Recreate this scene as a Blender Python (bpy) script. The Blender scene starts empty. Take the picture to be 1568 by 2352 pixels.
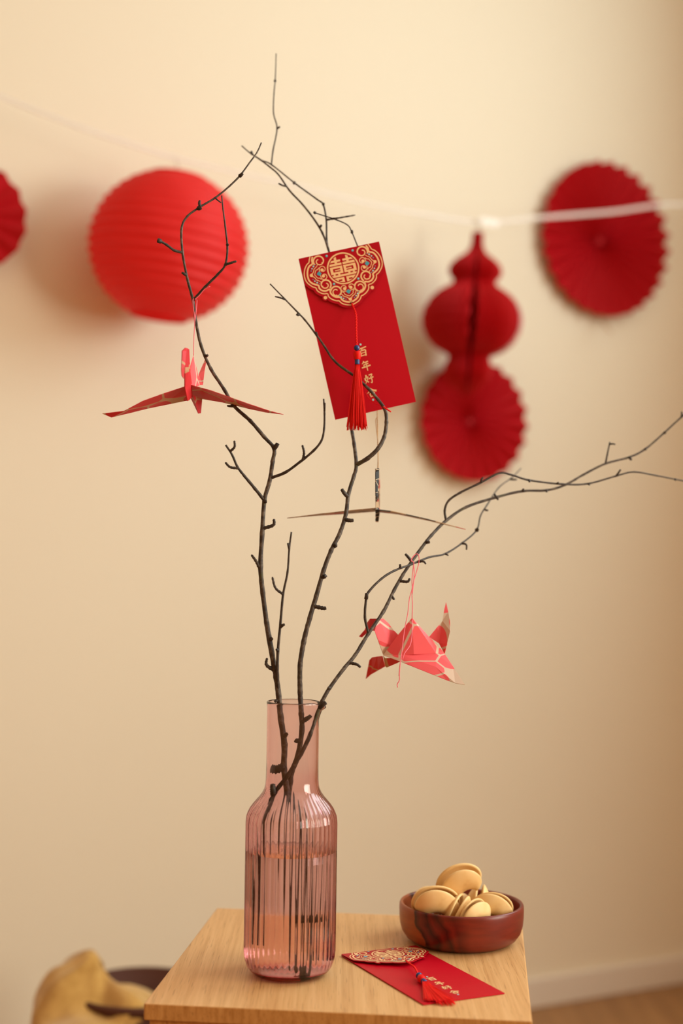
import bpy, bmesh, math, random
from mathutils import Vector, Matrix
from mathutils.geometry import tessellate_polygon
random.seed(7)
S = bpy.context.scene
COL = S.collection
PI = math.pi

# ------------------------------------------------------------------ camera
F_PX, PITCH, ROLL = 3267.6, 0.03196, 0.01387
CAM = Vector((0, 0, 0.95))                 # eye height above the floor
TABLE_Z = 0.95 - 0.4091
cp, sp, cr, sr = math.cos(PITCH), math.sin(PITCH), math.cos(ROLL), math.sin(ROLL)
FWD = Vector((0, cp, sp))
RIGHT = Vector((cr, -sr * sp, sr * cp))
UP = Vector((-sr, -cr * sp, cr * cp))
cam_d = bpy.data.cameras.new('camera')
cam = bpy.data.objects.new('camera', cam_d)
COL.objects.link(cam)
cam.matrix_world = Matrix(((RIGHT.x, UP.x, -FWD.x, CAM.x), (RIGHT.y, UP.y, -FWD.y, CAM.y),
                           (RIGHT.z, UP.z, -FWD.z, CAM.z), (0, 0, 0, 1)))
cam_d.sensor_fit = 'VERTICAL'
cam_d.sensor_height = 36.0
cam_d.lens = F_PX * 36.0 / 2352
cam_d.clip_start = 0.05
cam_d.dof.use_dof = True
cam_d.dof.focus_distance = 1.43
cam_d.dof.aperture_fstop = 2.3
S.camera = cam

# ------------------------------------------------------------------ view, world, window light
S.view_settings.view_transform = 'Standard'
S.view_settings.look = 'None'
S.view_settings.gamma = 1.0
S.view_settings.exposure = 0.0
S.view_settings.use_curve_mapping = False
S.cycles.max_bounces = 20
S.cycles.transmission_bounces = 20
S.cycles.glossy_bounces = 8
S.cycles.diffuse_bounces = 5
S.cycles.transparent_max_bounces = 16
S.cycles.use_denoising = True

world = bpy.data.worlds.new('warm_room_fill')  # added even orange fill, stands in for warm bounce from the open room
S.world = world
world.use_nodes = True
bg = world.node_tree.nodes['Background']
bg.inputs[0].default_value = (1.0, 0.47, 0.15, 1)
bg.inputs[1].default_value = 0.55

# wall line (plan view): the far wall runs away to the right, the right wall meets it just outside the frame
WALL_P = Vector((0.4174, 3.0578, 0))
WALL_D = Vector((0.8826, 0.4701, 0)).normalized()
WALL_N = Vector((WALL_D.y, -WALL_D.x, 0))          # into the room
CORNER = WALL_P + WALL_D * 0.50
CEIL_Z = 2.55
# two windows in the right wall: (start and end along the wall from the corner, sill, head, watts, colour)
WINDOWS = [(0.82, 2.10, 1.45, 2.50, 31, (0.79, 0.97, 1.0)),
           (2.45, 4.30, 0.70, 1.85, 88, (0.97, 0.96, 0.82))]
for s0, s1, z0, z1, watts, colour in WINDOWS:
    wc = CORNER + WALL_N * ((s0 + s1) / 2) + Vector((0, 0, (z0 + z1) / 2)) + WALL_D * 0.02
    ld = bpy.data.lights.new('window_daylight', 'AREA')
    ld.shape = 'RECTANGLE'
    ld.size, ld.size_y = s1 - s0, z1 - z0
    ld.energy = watts
    ld.color = colour
    lo = bpy.data.objects.new('window_daylight', ld)
    COL.objects.link(lo)
    zax = WALL_D.copy()                  # lamp shines along -Z, into the room
    xax = WALL_N.copy()
    yax = zax.cross(xax)
    lo.matrix_world = Matrix(((xax.x, yax.x, zax.x, wc.x), (xax.y, yax.y, zax.y, wc.y),
                              (xax.z, yax.z, zax.z, wc.z), (0, 0, 0, 1)))


# ------------------------------------------------------------------ helpers
def ray(px, py):
    u, v = (px - 784) / F_PX, -(py - 1176) / F_PX
    return FWD + RIGHT * u + UP * v


def at(px, py, d):
    """point seen at a pixel of the photograph, d metres in front of the camera"""
    r = ray(px, py)
    return CAM + r * (d / r.y)


def ontable(px, py, z=TABLE_Z):
    r = ray(px, py)
    return CAM + r * ((z - CAM.z) / r.z)


def lin(r, g, b):
    def f(c):
        c /= 255
        return c / 12.92 if c <= 0.04045 else ((c + 0.055) / 1.055) ** 2.4
    return (f(r), f(g), f(b), 1)


def mat(name, color=(0.8, 0.8, 0.8, 1), rough=0.6, **kw):
    m = bpy.data.materials.new(name)
    m.use_nodes = True
    b = m.node_tree.nodes['Principled BSDF']
    b.inputs['Base Color'].default_value = color
    b.inputs['Roughness'].default_value = rough
    for k, v in kw.items():
        b.inputs[k.replace('_', ' ')].default_value = v
    return m


def N(m, kind, **props):
    n = m.node_tree.nodes.new(kind)
    for k, v in props.items():
        setattr(n, k, v)
    return n


def L(m, a, b):
    m.node_tree.links.new(a, b)


def bsdf(m):
    return m.node_tree.nodes['Principled BSDF']


def coords(m, scale=(1, 1, 1), rot=(0, 0, 0), kind='Object'):
    tc = N(m, 'ShaderNodeTexCoord')
    mp = N(m, 'ShaderNodeMapping')
    mp.inputs['Scale'].default_value = scale
    mp.inputs['Rotation'].default_value = rot
    L(m, tc.outputs[kind], mp.inputs['Vector'])
    return mp.outputs['Vector']


def ramp(m, fac, stops):
    r = N(m, 'ShaderNodeValToRGB')
    el = r.color_ramp.elements
    while len(el) < len(stops):
        el.new(0.5)
    for e, (p, c) in zip(el, stops):
        e.position = p
        e.color = c
    L(m, fac, r.inputs['Fac'])
    return r.outputs['Color']


def noise(m, vec, scale, detail=3, rough=0.5):
    n = N(m, 'ShaderNodeTexNoise')
    n.inputs['Scale'].default_value = scale
    n.inputs['Detail'].default_value = detail
    n.inputs['Roughness'].default_value = rough
    L(m, vec, n.inputs['Vector'])
    return n.outputs['Fac']


def bump(m, height, strength, dist=0.001):
    b = N(m, 'ShaderNodeBump')
    b.inputs['Strength'].default_value = strength
    b.inputs['Distance'].default_value = dist
    L(m, height, b.inputs['Height'])
    L(m, b.outputs['Normal'], bsdf(m).inputs['Normal'])


def translucent(m, color, amount, color_socket=None):
    """thin paper: part of the light passes through the sheet"""
    nt = m.node_tree
    out = nt.nodes['Material Output']
    t = N(m, 'ShaderNodeBsdfTranslucent')
    t.inputs['Color'].default_value = color
    if color_socket:
        L(m, color_socket, t.inputs['Color'])
    mx = N(m, 'ShaderNodeMixShader')
    mx.inputs['Fac'].default_value = amount
    L(m, bsdf(m).outputs[0], mx.inputs[1])
    L(m, t.outputs[0], mx.inputs[2])
    L(m, mx.outputs[0], out.inputs['Surface'])


def root_of(o):
    while o.parent:
        o = o.parent
    return o


def tag(o, label, cat, group=None):
    o['label'] = label
    o['category'] = cat
    if group:
        o['group'] = group
    return o


def thing(name, label, cat, loc, group=None):
    o = bpy.data.objects.new(name, None)
    o.empty_display_size = 0.02
    COL.objects.link(o)
    o.location = loc
    return tag(o, label, cat, group)


def build(name, verts, faces, material, parent=None, smooth=False, loc=None, mods=None):
    """verts in world space; a top-level mesh may be given its own origin"""
    if parent is not None:
        base = root_of(parent).location
    else:
        base = Vector(loc) if loc is not None else Vector((0, 0, 0))
    me = bpy.data.meshes.new(name)
    me.from_pydata([tuple(Vector(v) - base) for v in verts], [], faces)
    me.validate()
    me.update()
    me.materials.append(material)
    if smooth:
        me.shade_smooth()
    o = bpy.data.objects.new(name, me)
    COL.objects.link(o)
    if parent is not None:
        o.parent = parent
    elif loc is not None:
        o.location = base
    return o


def fix_normals(o):
    bm = bmesh.new()
    bm.from_mesh(o.data)
    bmesh.ops.recalc_face_normals(bm, faces=bm.faces)
    bm.to_mesh(o.data)
    bm.free()
    return o


def solid(o, t, offset=0.0):
    md = o.modifiers.new('thickness', 'SOLIDIFY')
    md.thickness = t
    md.offset = offset
    return o


def bevel(o, w, seg=2):
    md = o.modifiers.new('edge', 'BEVEL')
    md.width = w
    md.segments = seg
    md.limit_method = 'ANGLE'
    return o


def kind(o, k):
    o['kind'] = k
    return o


class MB:
    def __init__(self):
        self.v, self.f = [], []

    def add(self, verts, faces):
        n = len(self.v)
        self.v += [Vector(x) for x in verts]
        self.f += [tuple(i + n for i in f) for f in faces]
        return self

    def box(self, o, ax, ay, az):
        """box from corner o along three edge vectors"""
        o, ax, ay, az = Vector(o), Vector(ax), Vector(ay), Vector(az)
        p = [o, o + ax, o + ax + ay, o + ay, o + az, o + ax + az, o + ax + ay + az, o + ay + az]
        return self.add(p, [(0, 3, 2, 1), (4, 5, 6, 7), (0, 1, 5, 4), (1, 2, 6, 5), (2, 3, 7, 6), (3, 0, 4, 7)])

    def tube(self, pts, radii, sides=8, cap=True):
        v, f = tube_data(pts, radii, sides, cap)
        return self.add(v, f)

    def build(self, name, material, parent=None, smooth=False, loc=None):
        return build(name, self.v, self.f, material, parent, smooth, loc)


def catmull(pts, n=6):
    out = []
    P = [Vector(p) for p in pts]
    if len(P) < 3:
        return [P[0].lerp(P[-1], i / n) for i in range(n + 1)]
    for i in range(len(P) - 1):
        p0 = P[i - 1] if i > 0 else P[i] * 2 - P[i + 1]
        p1, p2 = P[i], P[i + 1]
        p3 = P[i + 2] if i + 2 < len(P) else P[i + 1] * 2 - P[i]
        for k in range(n):
            t = k / n
            out.append(0.5 * ((2 * p1) + (p2 - p0) * t + (2 * p0 - 5 * p1 + 4 * p2 - p3) * t * t
                              + (3 * p1 - p0 - 3 * p2 + p3) * t ** 3))
    out.append(P[-1])
    return out


def tube_data(pts, radii, sides=8, cap=True):
    pts = [Vector(p) for p in pts]
    n = len(pts)
    if not hasattr(radii, '__len__'):
        radii = [radii] * n
    verts, faces = [], []
    t0 = (pts[1] - pts[0]).normalized()
    ref = Vector((0, 1, 0)) if abs(t0.y) < 0.9 else Vector((1, 0, 0))
    nrm = (ref - t0 * ref.dot(t0)).normalized()
    for i in range(n):
        t = (pts[min(i + 1, n - 1)] - pts[max(i - 1, 0)]).normalized()
        nrm = (nrm - t * nrm.dot(t)).normalized()
        b = t.cross(nrm)
        for k in range(sides):
            a = 2 * PI * k / sides
            verts.append(pts[i] + (nrm * math.cos(a) + b * math.sin(a)) * radii[i])
    for i in range(n - 1):
        for k in range(sides):
            k2 = (k + 1) % sides
            faces.append((i * sides + k, i * sides + k2, (i + 1) * sides + k2, (i + 1) * sides + k))
    if cap:
        faces.append(tuple(range(sides - 1, -1, -1)))
        faces.append(tuple((n - 1) * sides + k for k in range(sides)))
    return verts, faces


def lathe_data(profile, segs, centre=(0, 0, 0), rfun=None, closed=True):
    """profile: list of (r, z); a closed loop when closed"""
    c = Vector(centre)
    verts, faces = [], []
    n = len(profile)
    for i, (r, z) in enumerate(profile):
        for k in range(segs):
            a = 2 * PI * k / segs
            rr, zz = (r, z) if rfun is None else rfun(i, r, z, a)
            verts.append(c + Vector((rr * math.cos(a), rr * math.sin(a), zz)))
    m = n if closed else n - 1
    for i in range(m):
        j = (i + 1) % n
        for k in range(segs):
            k2 = (k + 1) % segs
            faces.append((i * segs + k, i * segs + k2, j * segs + k2, j * segs + k))
    return verts, faces


def smoothstep(a, b, x):
    t = max(0, min(1, (x - a) / (b - a)))
    return t * t * (3 - 2 * t)


# ------------------------------------------------------------------ materials
M = {}
m = M['wall'] = mat('cream_wall_paint', lin(231, 220, 199), 0.85)
v = coords(m)
L(m, ramp(m, noise(m, v, 0.9, 2), [(0.3, lin(230, 219, 198)), (0.7, lin(233, 222, 201))]), bsdf(m).inputs['Base Color'])
bump(m, noise(m, v, 260, 2), 0.08)
M['ceiling'] = mat('white_ceiling_paint', lin(244, 240, 232), 0.9)
M['baseboard'] = mat('white_baseboard_paint', lin(226, 216, 204), 0.5)

m = M['floor'] = mat('brown_wood_floor', lin(150, 108, 66), 0.45)
v = coords(m, (14, 1.2, 1), (0, 0, 0.49))
L(m, ramp(m, noise(m, v, 2.2, 4), [(0.3, lin(146, 104, 62)), (0.7, lin(168, 124, 78))]), bsdf(m).inputs['Base Color'])


def wood(name, rot, c1, c2, c3, rough=0.45, sc=1.0):
    m = mat(name, c2, rough)
    v = coords(m, (260 * sc, 5 * sc, 60 * sc), rot)
    g = noise(m, v, 1.0, 4, 0.6)
    col = ramp(m, g, [(0.28, c1), (0.5, c2), (0.75, c3)])
    v2 = coords(m, (900 * sc, 26 * sc, 300 * sc), rot)
    pore = noise(m, v2, 1.0, 2, 0.5)
    mk = ramp(m, pore, [(0.30, (0.62, 0.55, 0.5, 1)), (0.40, (1, 1, 1, 1))])
    mx = N(m, 'ShaderNodeMix', data_type='RGBA', blend_type='MULTIPLY')
    mx.inputs['Factor'].default_value = 0.75
    L(m, col, mx.inputs['A'])
    L(m, mk, mx.inputs['B'])
    L(m, mx.outputs['Result'], bsdf(m).inputs['Base Color'])
    bump(m, pore, 0.12, 0.0004)
    return m


TYAW = math.atan2(1.2763 - 1.3114, 0.1755 + 0.1741)
M['oak'] = wood('oak_veneer', (0, 0, -TYAW), lin(196, 146, 92), lin(213, 166, 111), lin(224, 179, 126))
M['oak_edge'] = wood('oak_edge', (0, 0, -TYAW + PI / 2), lin(170, 118, 60), lin(192, 140, 80), lin(206, 156, 96))

m = M['glass'] = bpy.data.materials.new('pink_glass')
m.use_nodes = True
nt = m.node_tree
for n_ in list(nt.nodes):
    if n_.type != 'OUTPUT_MATERIAL':
        nt.nodes.remove(n_)
g = N(m, 'ShaderNodeBsdfGlass')
g.inputs['Roughness'].default_value = 0.0
g.inputs['IOR'].default_value = 1.46
va = N(m, 'ShaderNodeVolumeAbsorption')
va.inputs['Color'].default_value = (0.84, 0.20, 0.31, 1)
va.inputs['Density'].default_value = 118
L(m, g.outputs[0], nt.nodes['Material Output'].inputs['Surface'])
L(m, va.outputs[0], nt.nodes['Material Output'].inputs['Volume'])

m = M['water'] = bpy.data.materials.new('clear_water')
m.use_nodes = True
nt = m.node_tree
for n_ in list(nt.nodes):
    if n_.type != 'OUTPUT_MATERIAL':
        nt.nodes.remove(n_)
g = N(m, 'ShaderNodeBsdfGlass')
g.inputs['IOR'].default_value = 1.33
L(m, g.outputs[0], nt.nodes['Material Output'].inputs['Surface'])

m = M['bark'] = mat('grey_brown_bark', lin(70, 55, 45), 0.6)
v = coords(m)
a = noise(m, v, 160, 4, 0.65)
col = ramp(m, a, [(0.28, lin(28, 21, 17)), (0.5, lin(64, 51, 43)), (0.66, lin(104, 92, 80)), (0.8, lin(146, 136, 124))])
moss = ramp(m, noise(m, v, 60, 3), [(0.60, (0, 0, 0, 1)), (0.72, (1, 1, 1, 1))])
mx = N(m, 'ShaderNodeMix', data_type='RGBA')
L(m, moss, mx.inputs['Factor'])
L(m, col, mx.inputs['A'])
mx.inputs['B'].default_value = lin(70, 64, 34)
L(m, mx.outputs['Result'], bsdf(m).inputs['Base Color'])
bump(m, noise(m, v, 700, 3), 0.5, 0.0006)

m = M['twig'] = mat('dark_twig_bark', lin(62, 48, 38), 0.6)
v = coords(m)
L(m, ramp(m, noise(m, v, 220, 4, 0.6), [(0.3, lin(28, 21, 17)), (0.55, lin(56, 44, 37)), (0.8, lin(96, 82, 70))]), bsdf(m).inputs['Base Color'])
bump(m, noise(m, v, 800, 2), 0.4, 0.0005)


def red_paper(name, c, rough=0.5, tr=0.0, spec=0.3, grain=900):
    m = mat(name, c, rough)
    bsdf(m).inputs['Specular IOR Level'].default_value = spec
    v = coords(m)
    n_ = noise(m, v, grain, 3)
    bump(m, n_, 0.15, 0.0003)
    if tr:
        translucent(m, c, tr)
    return m


M['envelope'] = red_paper('crimson_card', lin(192, 0, 30), 0.45, spec=0.22)
M['flap'] = red_paper('crimson_flap_card', lin(178, 0, 28), 0.45, spec=0.2)
M['gold'] = mat('gold_print', lin(246, 204, 150), 0.5)
M['teal'] = mat('turquoise_print', lin(70, 170, 196), 0.3)
M['teal_light'] = mat('pale_turquoise_print', lin(170, 222, 232), 0.25)
M['thread'] = mat('red_silk_thread', lin(232, 18, 8), 0.5, Specular_IOR_Level=0.2)
M['blue'] = mat('glossy_blue_bead', lin(32, 62, 128), 0.25)
M['blue_thread'] = mat('blue_silk_binding', lin(36, 66, 132), 0.45)
M['eyelet'] = mat('dark_eyelet', lin(48, 38, 34), 0.4, Metallic=0.5)
M['pink_thread'] = mat('pink_cotton_thread', lin(248, 120, 140), 0.6)
M['twine'] = mat('beige_twine', lin(196, 160, 116), 0.8)
M['fan'] = red_paper('red_tissue_paper', lin(198, 12, 28), 0.55, 0.25, grain=300)
M['honey'] = red_paper('dark_red_honeycomb_tissue', lin(196, 4, 18), 0.6, 0.2, grain=300)
M['lantern'] = red_paper('red_lantern_paper', lin(240, 58, 58), 0.5, 0.45, grain=200)
M['lantern_ring'] = mat('lantern_wire', lin(190, 160, 150), 0.4, Metallic=0.6)
m = M['strip'] = mat('clear_closing_strip', lin(232, 140, 144), 0.15)
M['string'] = mat('white_ribbon', lin(248, 240, 232), 0.4)
nt = M['string'].node_tree            # sheer ribbon: part of what lies behind shows through
tb_ = N(M['string'], 'ShaderNodeBsdfTransparent')
mx = N(M['string'], 'ShaderNodeMixShader')
mx.inputs['Fac'].default_value = 0.55
L(M['string'], tb_.outputs[0], mx.inputs[1])
L(M['string'], bsdf(M['string']).outputs[0], mx.inputs[2])
L(M['string'], mx.outputs[0], nt.nodes['Material Output'].inputs['Surface'])


def crane_paper(name, cells, gap, scale, seed=(0, 0, 0)):
    m = mat(name, cells[0], 0.55)
    v = coords(m)
    mp = v.node
    mp.inputs['Location'].default_value = seed
    vo = N(m, 'ShaderNodeTexVoronoi', feature='DISTANCE_TO_EDGE')
    vo.inputs['Scale'].default_value = scale
    vo.inputs['Randomness'].default_value = 0.85
    L(m, v, vo.inputs['Vector'])
    vc = N(m, 'ShaderNodeTexVoronoi', feature='F1')
    vc.inputs['Scale'].default_value = scale
    vc.inputs['Randomness'].default_value = 0.85
    L(m, v, vc.inputs['Vector'])
    sep = N(m, 'ShaderNodeSeparateColor')
    L(m, vc.outputs['Color'], sep.inputs['Color'])
    stops = [(i / len(cells), c) for i, c in enumerate(cells)]
    cc = ramp(m, sep.outputs[0], stops)
    cc.node.color_ramp.interpolation = 'CONSTANT'
    mk0 = ramp(m, vo.outputs['Distance'], [(0.024, (0, 0, 0, 1)), (0.032, (1, 1, 1, 1))])
    mk1 = ramp(m, vc.outputs['Distance'], [(0.66, (1, 1, 1, 1)), (0.67, (0, 0, 0, 1))])
    mm_ = N(m, 'ShaderNodeMix', data_type='RGBA', blend_type='MULTIPLY')
    mm_.inputs['Factor'].default_value = 1.0
    L(m, mk0, mm_.inputs['A'])
    L(m, mk1, mm_.inputs['B'])
    mk = mm_.outputs['Result']
    mx = N(m, 'ShaderNodeMix', data_type='RGBA')
    L(m, mk, mx.inputs['Factor'])
    mx.inputs['A'].default_value = gap
    L(m, cc, mx.inputs['B'])
    L(m, mx.outputs['Result'], bsdf(m).inputs['Base Color'])
    translucent(m, cells[0], 0.12, mx.outputs['Result'])
    return m


M['crane_pink'] = crane_paper('pink_pebble_print_paper', [lin(250, 98, 106), lin(246, 90, 100)], lin(222, 196, 176), 27)
M['crane_red_shaded'] = crane_paper('shaded_red_pebble_print_paper', [lin(222, 48, 58), lin(214, 42, 54)], lin(206, 160, 124), 28, (0.3, 0.1, 0.7))  # darker copy of the pebble print; shade of the undersides put into its colour
M['crane_plain'] = red_paper('plain_red_paper', lin(210, 38, 52), 0.55, 0.1)
M['crane_black'] = crane_paper('black_and_cream_print_paper', [lin(20, 17, 16), lin(24, 20, 18), lin(22, 18, 16), lin(196, 60, 40), lin(18, 16, 15)], lin(214, 190, 160), 95)
M['crane_tan'] = crane_paper('tan_and_black_print_paper', [lin(158, 120, 84), lin(24, 20, 18), lin(166, 130, 92), lin(186, 70, 46), lin(150, 114, 80)], lin(196, 164, 128), 60)

m = M['bowl'] = mat('dark_red_wood', lin(110, 34, 18), 0.36)
v = coords(m, (1, 1, 1))
# boundary between the pale sapwood at the left and the dark heartwood, bands beside it
sx = N(m, 'ShaderNodeSeparateXYZ')
L(m, v, sx.inputs[0])
wob = noise(m, v, 26, 3)
ma = N(m, 'ShaderNodeMath', operation='MULTIPLY_ADD')
L(m, wob, ma.inputs[0])
ma.inputs[1].default_value = 0.03
L(m, sx.outputs['X'], ma.inputs[2])
mb = N(m, 'ShaderNodeMath', operation='MULTIPLY_ADD')      # slanted: x - 0.25 z
L(m, sx.outputs['Z'], mb.inputs[0])
mb.inputs[1].default_value = 0.30
L(m, ma.outputs[0], mb.inputs[2])
md_ = N(m, 'ShaderNodeMapRange')
L(m, mb.outputs[0], md_.inputs['Value'])
md_.inputs['From Min'].default_value = -0.07
md_.inputs['From Max'].default_value = 0.09
cb = ramp(m, md_.outputs['Result'], [(0.0, lin(150, 72, 26)), (0.27, lin(158, 78, 30)), (0.285, lin(52, 14, 8)), (0.32, lin(112, 26, 14)),
                                     (0.36, lin(56, 12, 8)), (0.39, lin(118, 28, 14)), (0.43, lin(62, 14, 8)), (0.46, lin(122, 32, 18)),
                                     (0.50, lin(92, 20, 12)), (0.6, lin(122, 36, 22)), (1.0, lin(112, 36, 24))])
gr = ramp(m, noise(m, coords(m, (1, 1, 5), (0.2, 0.1, 0)), 42, 4), [(0.3, (0.75, 0.7, 0.7, 1)), (0.7, (1.15, 1.1, 1.1, 1))])
mx = N(m, 'ShaderNodeMix', data_type='RGBA', blend_type='MULTIPLY')
mx.inputs['Factor'].default_value = 0.8
L(m, cb, mx.inputs['A'])
L(m, gr, mx.inputs['B'])
L(m, mx.outputs['Result'], bsdf(m).inputs['Base Color'])

m = M['cookie'] = mat('baked_fortune_cookie', lin(232, 186, 118), 0.55)
v = coords(m)
L(m, ramp(m, noise(m, v, 45, 3), [(0.3, lin(240, 206, 148)), (0.6, lin(232, 192, 128)), (0.85, lin(206, 150, 88))]), bsdf(m).inputs['Base Color'])
bump(m, noise(m, v, 500, 2), 0.12, 0.0005)

m = M['throw'] = mat('mustard_wool', lin(196, 150, 74), 0.95, Sheen_Weight=0.4)
v = coords(m)
L(m, ramp(m, noise(m, v, 30, 4), [(0.3, lin(178, 134, 62)), (0.7, lin(208, 166, 92))]), bsdf(m).inputs['Base Color'])
bump(m, noise(m, v, 220, 3), 0.5, 0.003)
M['basket'] = mat('dark_brown_wicker', lin(78, 36, 18), 0.7)

# ------------------------------------------------------------------ the room
RW = CORNER
LW = CORNER - WALL_D * 5.2


def wallbox(name, p, ax, ay, az, material):
    return kind(MB().box(p, ax, ay, az).build(name, material), 'structure')


Z = Vector((0, 0, 1))
wallbox('wall_back', LW - WALL_N * 0.1, WALL_D * 5.3, WALL_N * 0.1, Z * CEIL_Z, M['wall'])
# right wall, built round the window openings
mb_ = MB()
cur = 0.0
for s0, s1, z0, z1, _w, _c in WINDOWS:
    mb_.box(RW + WALL_N * cur, WALL_N * (s0 - cur), WALL_D * 0.1, Z * CEIL_Z)
    mb_.box(RW + WALL_N * s0, WALL_N * (s1 - s0), WALL_D * 0.1, Z * z0)
    mb_.box(RW + WALL_N * s0 + Z * z1, WALL_N * (s1 - s0), WALL_D * 0.1, Z * (CEIL_Z - z1))
    cur = s1
mb_.box(RW + WALL_N * cur, WALL_N * (5.1 - cur), WALL_D * 0.1, Z * CEIL_Z)
kind(mb_.build('wall_right', M['wall']), 'structure')
wallbox('floor', LW - WALL_N * 0.1 - Z * 0.05, WALL_D * 5.3, WALL_N * 5.2, Z * 0.05, M['floor'])
wallbox('ceiling', LW - WALL_N * 0.1 + Z * CEIL_Z, WALL_D * 5.3, WALL_N * 5.2, Z * 0.05, M['ceiling'])


def baseboard(name, p, along, out, h):
    o = MB().box(p, along, out, Z * h).build(name, M['baseboard'])
    bevel(o, 0.004, 2)
    return kind(o, 'structure')


baseboard('baseboard_back', LW, WALL_D * 5.185, WALL_N * 0.014, 0.062)
baseboard('baseboard_right', RW, WALL_N * 5.0, -WALL_D * 0.014, 0.062)
# window frames: bars round each opening
for k_, (s0, s1, z0, z1, _w, _c) in enumerate(WINDOWS):
    w = bpy.data.objects.new('window_%d' % (k_ + 1), None)
    COL.objects.link(w)
    w.location = RW + WALL_N * ((s0 + s1) / 2) + Z * z0
    w['kind'] = 'structure'
    fo = RW - WALL_D * 0.012
    for a0, b0, da, db in ((s0 - 0.04, z0 - 0.04, s1 - s0 + 0.08, 0.04), (s0 - 0.04, z1, s1 - s0 + 0.08, 0.04),
                           (s0 - 0.04, z0, 0.04, z1 - z0), (s1, z0, 0.04, z1 - z0)):
        MB().box(fo + WALL_N * a0 + Z * b0, WALL_N * da, WALL_D * 0.012, Z * db).build('window_frame', M['ceiling'], w)

# ------------------------------------------------------------------ side table
TA, TB = Vector((-0.1741, 1.3114, TABLE_Z)), Vector((0.1755, 1.2763, TABLE_Z))
TX = (TB - TA).normalized()
TY = Vector((-TX.y, TX.x, 0))
TW, TD, TT = 0.3513, 0.3585, 0.0152
tb = thing('side_table', 'light oak side table with a square overhanging top', 'table', (TA + TX * TW / 2 + TY * TD / 2) * 1.0 - Z * TABLE_Z)
o = MB().box(TA - Z * TT, TX * TW, TY * TD, Z * TT).build('table_top', M['oak'], tb)
o.data.materials.append(M['oak_edge'])
for p in o.data.polygons:
    if abs(p.normal.z) < 0.5:
        p.material_index = 1
bevel(o, 0.0012, 2)
ins = 0.0045
bz = TABLE_Z - TT - 0.0012
c0 = TA + TX * ins + TY * ins
bw, bd = TW - 2 * ins, TD - 2 * ins
th = 0.016


def panel(name, off, ax, ay, z0, z1, m=None):
    q = Vector((c0.x, c0.y, z0)) + off
    return bevel(MB().box(q, ax, ay, Z * (z1 - z0)).build(name, m or M['oak_edge'], tb), 0.0008, 1)


panel('side_panel', Vector((0, 0, 0)), TX * th, TY * bd, 0.0, bz)
panel('side_panel', TX * (bw - th), TX * th, TY * bd, 0.0, bz)
panel('back_panel', TX * th + TY * (bd - 0.008), TX * (bw - 2 * th), TY * 0.008, 0.05, bz)
panel('front_panel', TX * th, TX * (bw - 2 * th), TY * th, bz - 0.15, bz)
panel('shelf', TX * th + TY * th, TX * (bw - 2 * th), TY * (bd - th - 0.009), 0.09, 0.106)
panel('shelf', TX * th + TY * th, TX * (bw - 2 * th), TY * (bd - th - 0.009), bz - 0.012, bz)

# ------------------------------------------------------------------ glass carafe
CX, CY = at(664, 2238, 1.412).x, 1.412
CB = TABLE_Z + 0.0002
KPX = 1.412 / F_PX
prof_o = [(0.0001, 0.0016), (0.020, 0.0012), (0.031, 0.0), (0.0352, 0.0012), (0.0393, 0.0045), (0.0423, 0.0090), (0.0441, 0.0150), (0.0449, 0.0230)]
for k in range(1, 15):
    prof_o.append((0.0449, 0.0230 + k * (0.143 - 0.023) / 14))
for r_, y_ in ((104, 1901), (102.4, 1884), (99, 1875), (94.5, 1866), (88, 1857), (80.5, 1848), (73, 1839), (67, 1830), (63.2, 1821), (61.2, 1812), (60.3, 1800)):
    prof_o.append((r_ * KPX, (2240 - y_) * KPX))
for k in range(1, 7):
    prof_o.append((59.8 * KPX, 0.190 + k * (0.2600 - 0.190) / 6))
prof_o += [(0.0261, 0.2635), (0.0263, 0.2652)]
WALLT = 0.0030
prof_i = []
pts = prof_o[3:]
for i, (r_, z_) in enumerate(pts):
    a_ = pts[max(0, i - 1)]
    b_ = pts[min(len(pts) - 1, i + 1)]
    t_ = Vector((b_[0] - a_[0], b_[1] - a_[1])).normalized()
    prof_i.append((r_ - t_.y * WALLT * (0.72 if z_ > 0.2 else 1.0), max(z_ + t_.x * WALLT, 0.0075)))
prof_i[-1] = (0.0242, 0.2652)
prof_i = [(0.0001, 0.0068), (0.022, 0.0068), (0.0300, 0.0072)] + prof_i[1:]
top = [(0.0258, 0.2662), (0.0247, 0.2662)]
loop = prof_o + top + prof_i[::-1]
n_out = len(prof_o)
NF, SP = 46, 8
SPOUT = math.radians(-16)


def flute(i, r, z, a):
    amp = smoothstep(0.012, 0.020, z) * (1 - smoothstep(0.160, 0.184, z))
    ph = a * NF
    if i < n_out:
        r = r + amp * 0.00036 * math.cos(ph)
    elif i >= n_out + 2:
        r = r - amp * 0.00026 * math.cos(ph)
    # pouring lip: pulled outward and curled down a little
    da = (a - SPOUT + PI) % (2 * PI) - PI
    k = math.exp(-(da / 0.24) ** 2) * smoothstep(0.2545, 0.2655, z)
    r += 0.0075 * k
    z -= 0.0035 * k
    return r, z


car = thing('carafe', 'pink ribbed glass carafe holding bare branches', 'carafe', (CX, CY, CB))
vv, ff = lathe_data(loop, NF * SP, (CX, CY, CB), flute, closed=False)
gl = fix_normals(build('glass_body', vv, ff, M['glass'], car, True))
# weld the two poles shut
bm = bmesh.new()
bm.from_mesh(gl.data)
bmesh.ops.remove_doubles(bm, verts=[x for x in bm.verts if (x.co.x ** 2 + x.co.y ** 2) < 0.0002 ** 2], dist=0.0009)
bmesh.ops.recalc_face_normals(bm, faces=bm.faces)
bm.to_mesh(gl.data)
bm.free()
gl.data.shade_smooth()
WZ = 0.1205


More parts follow.
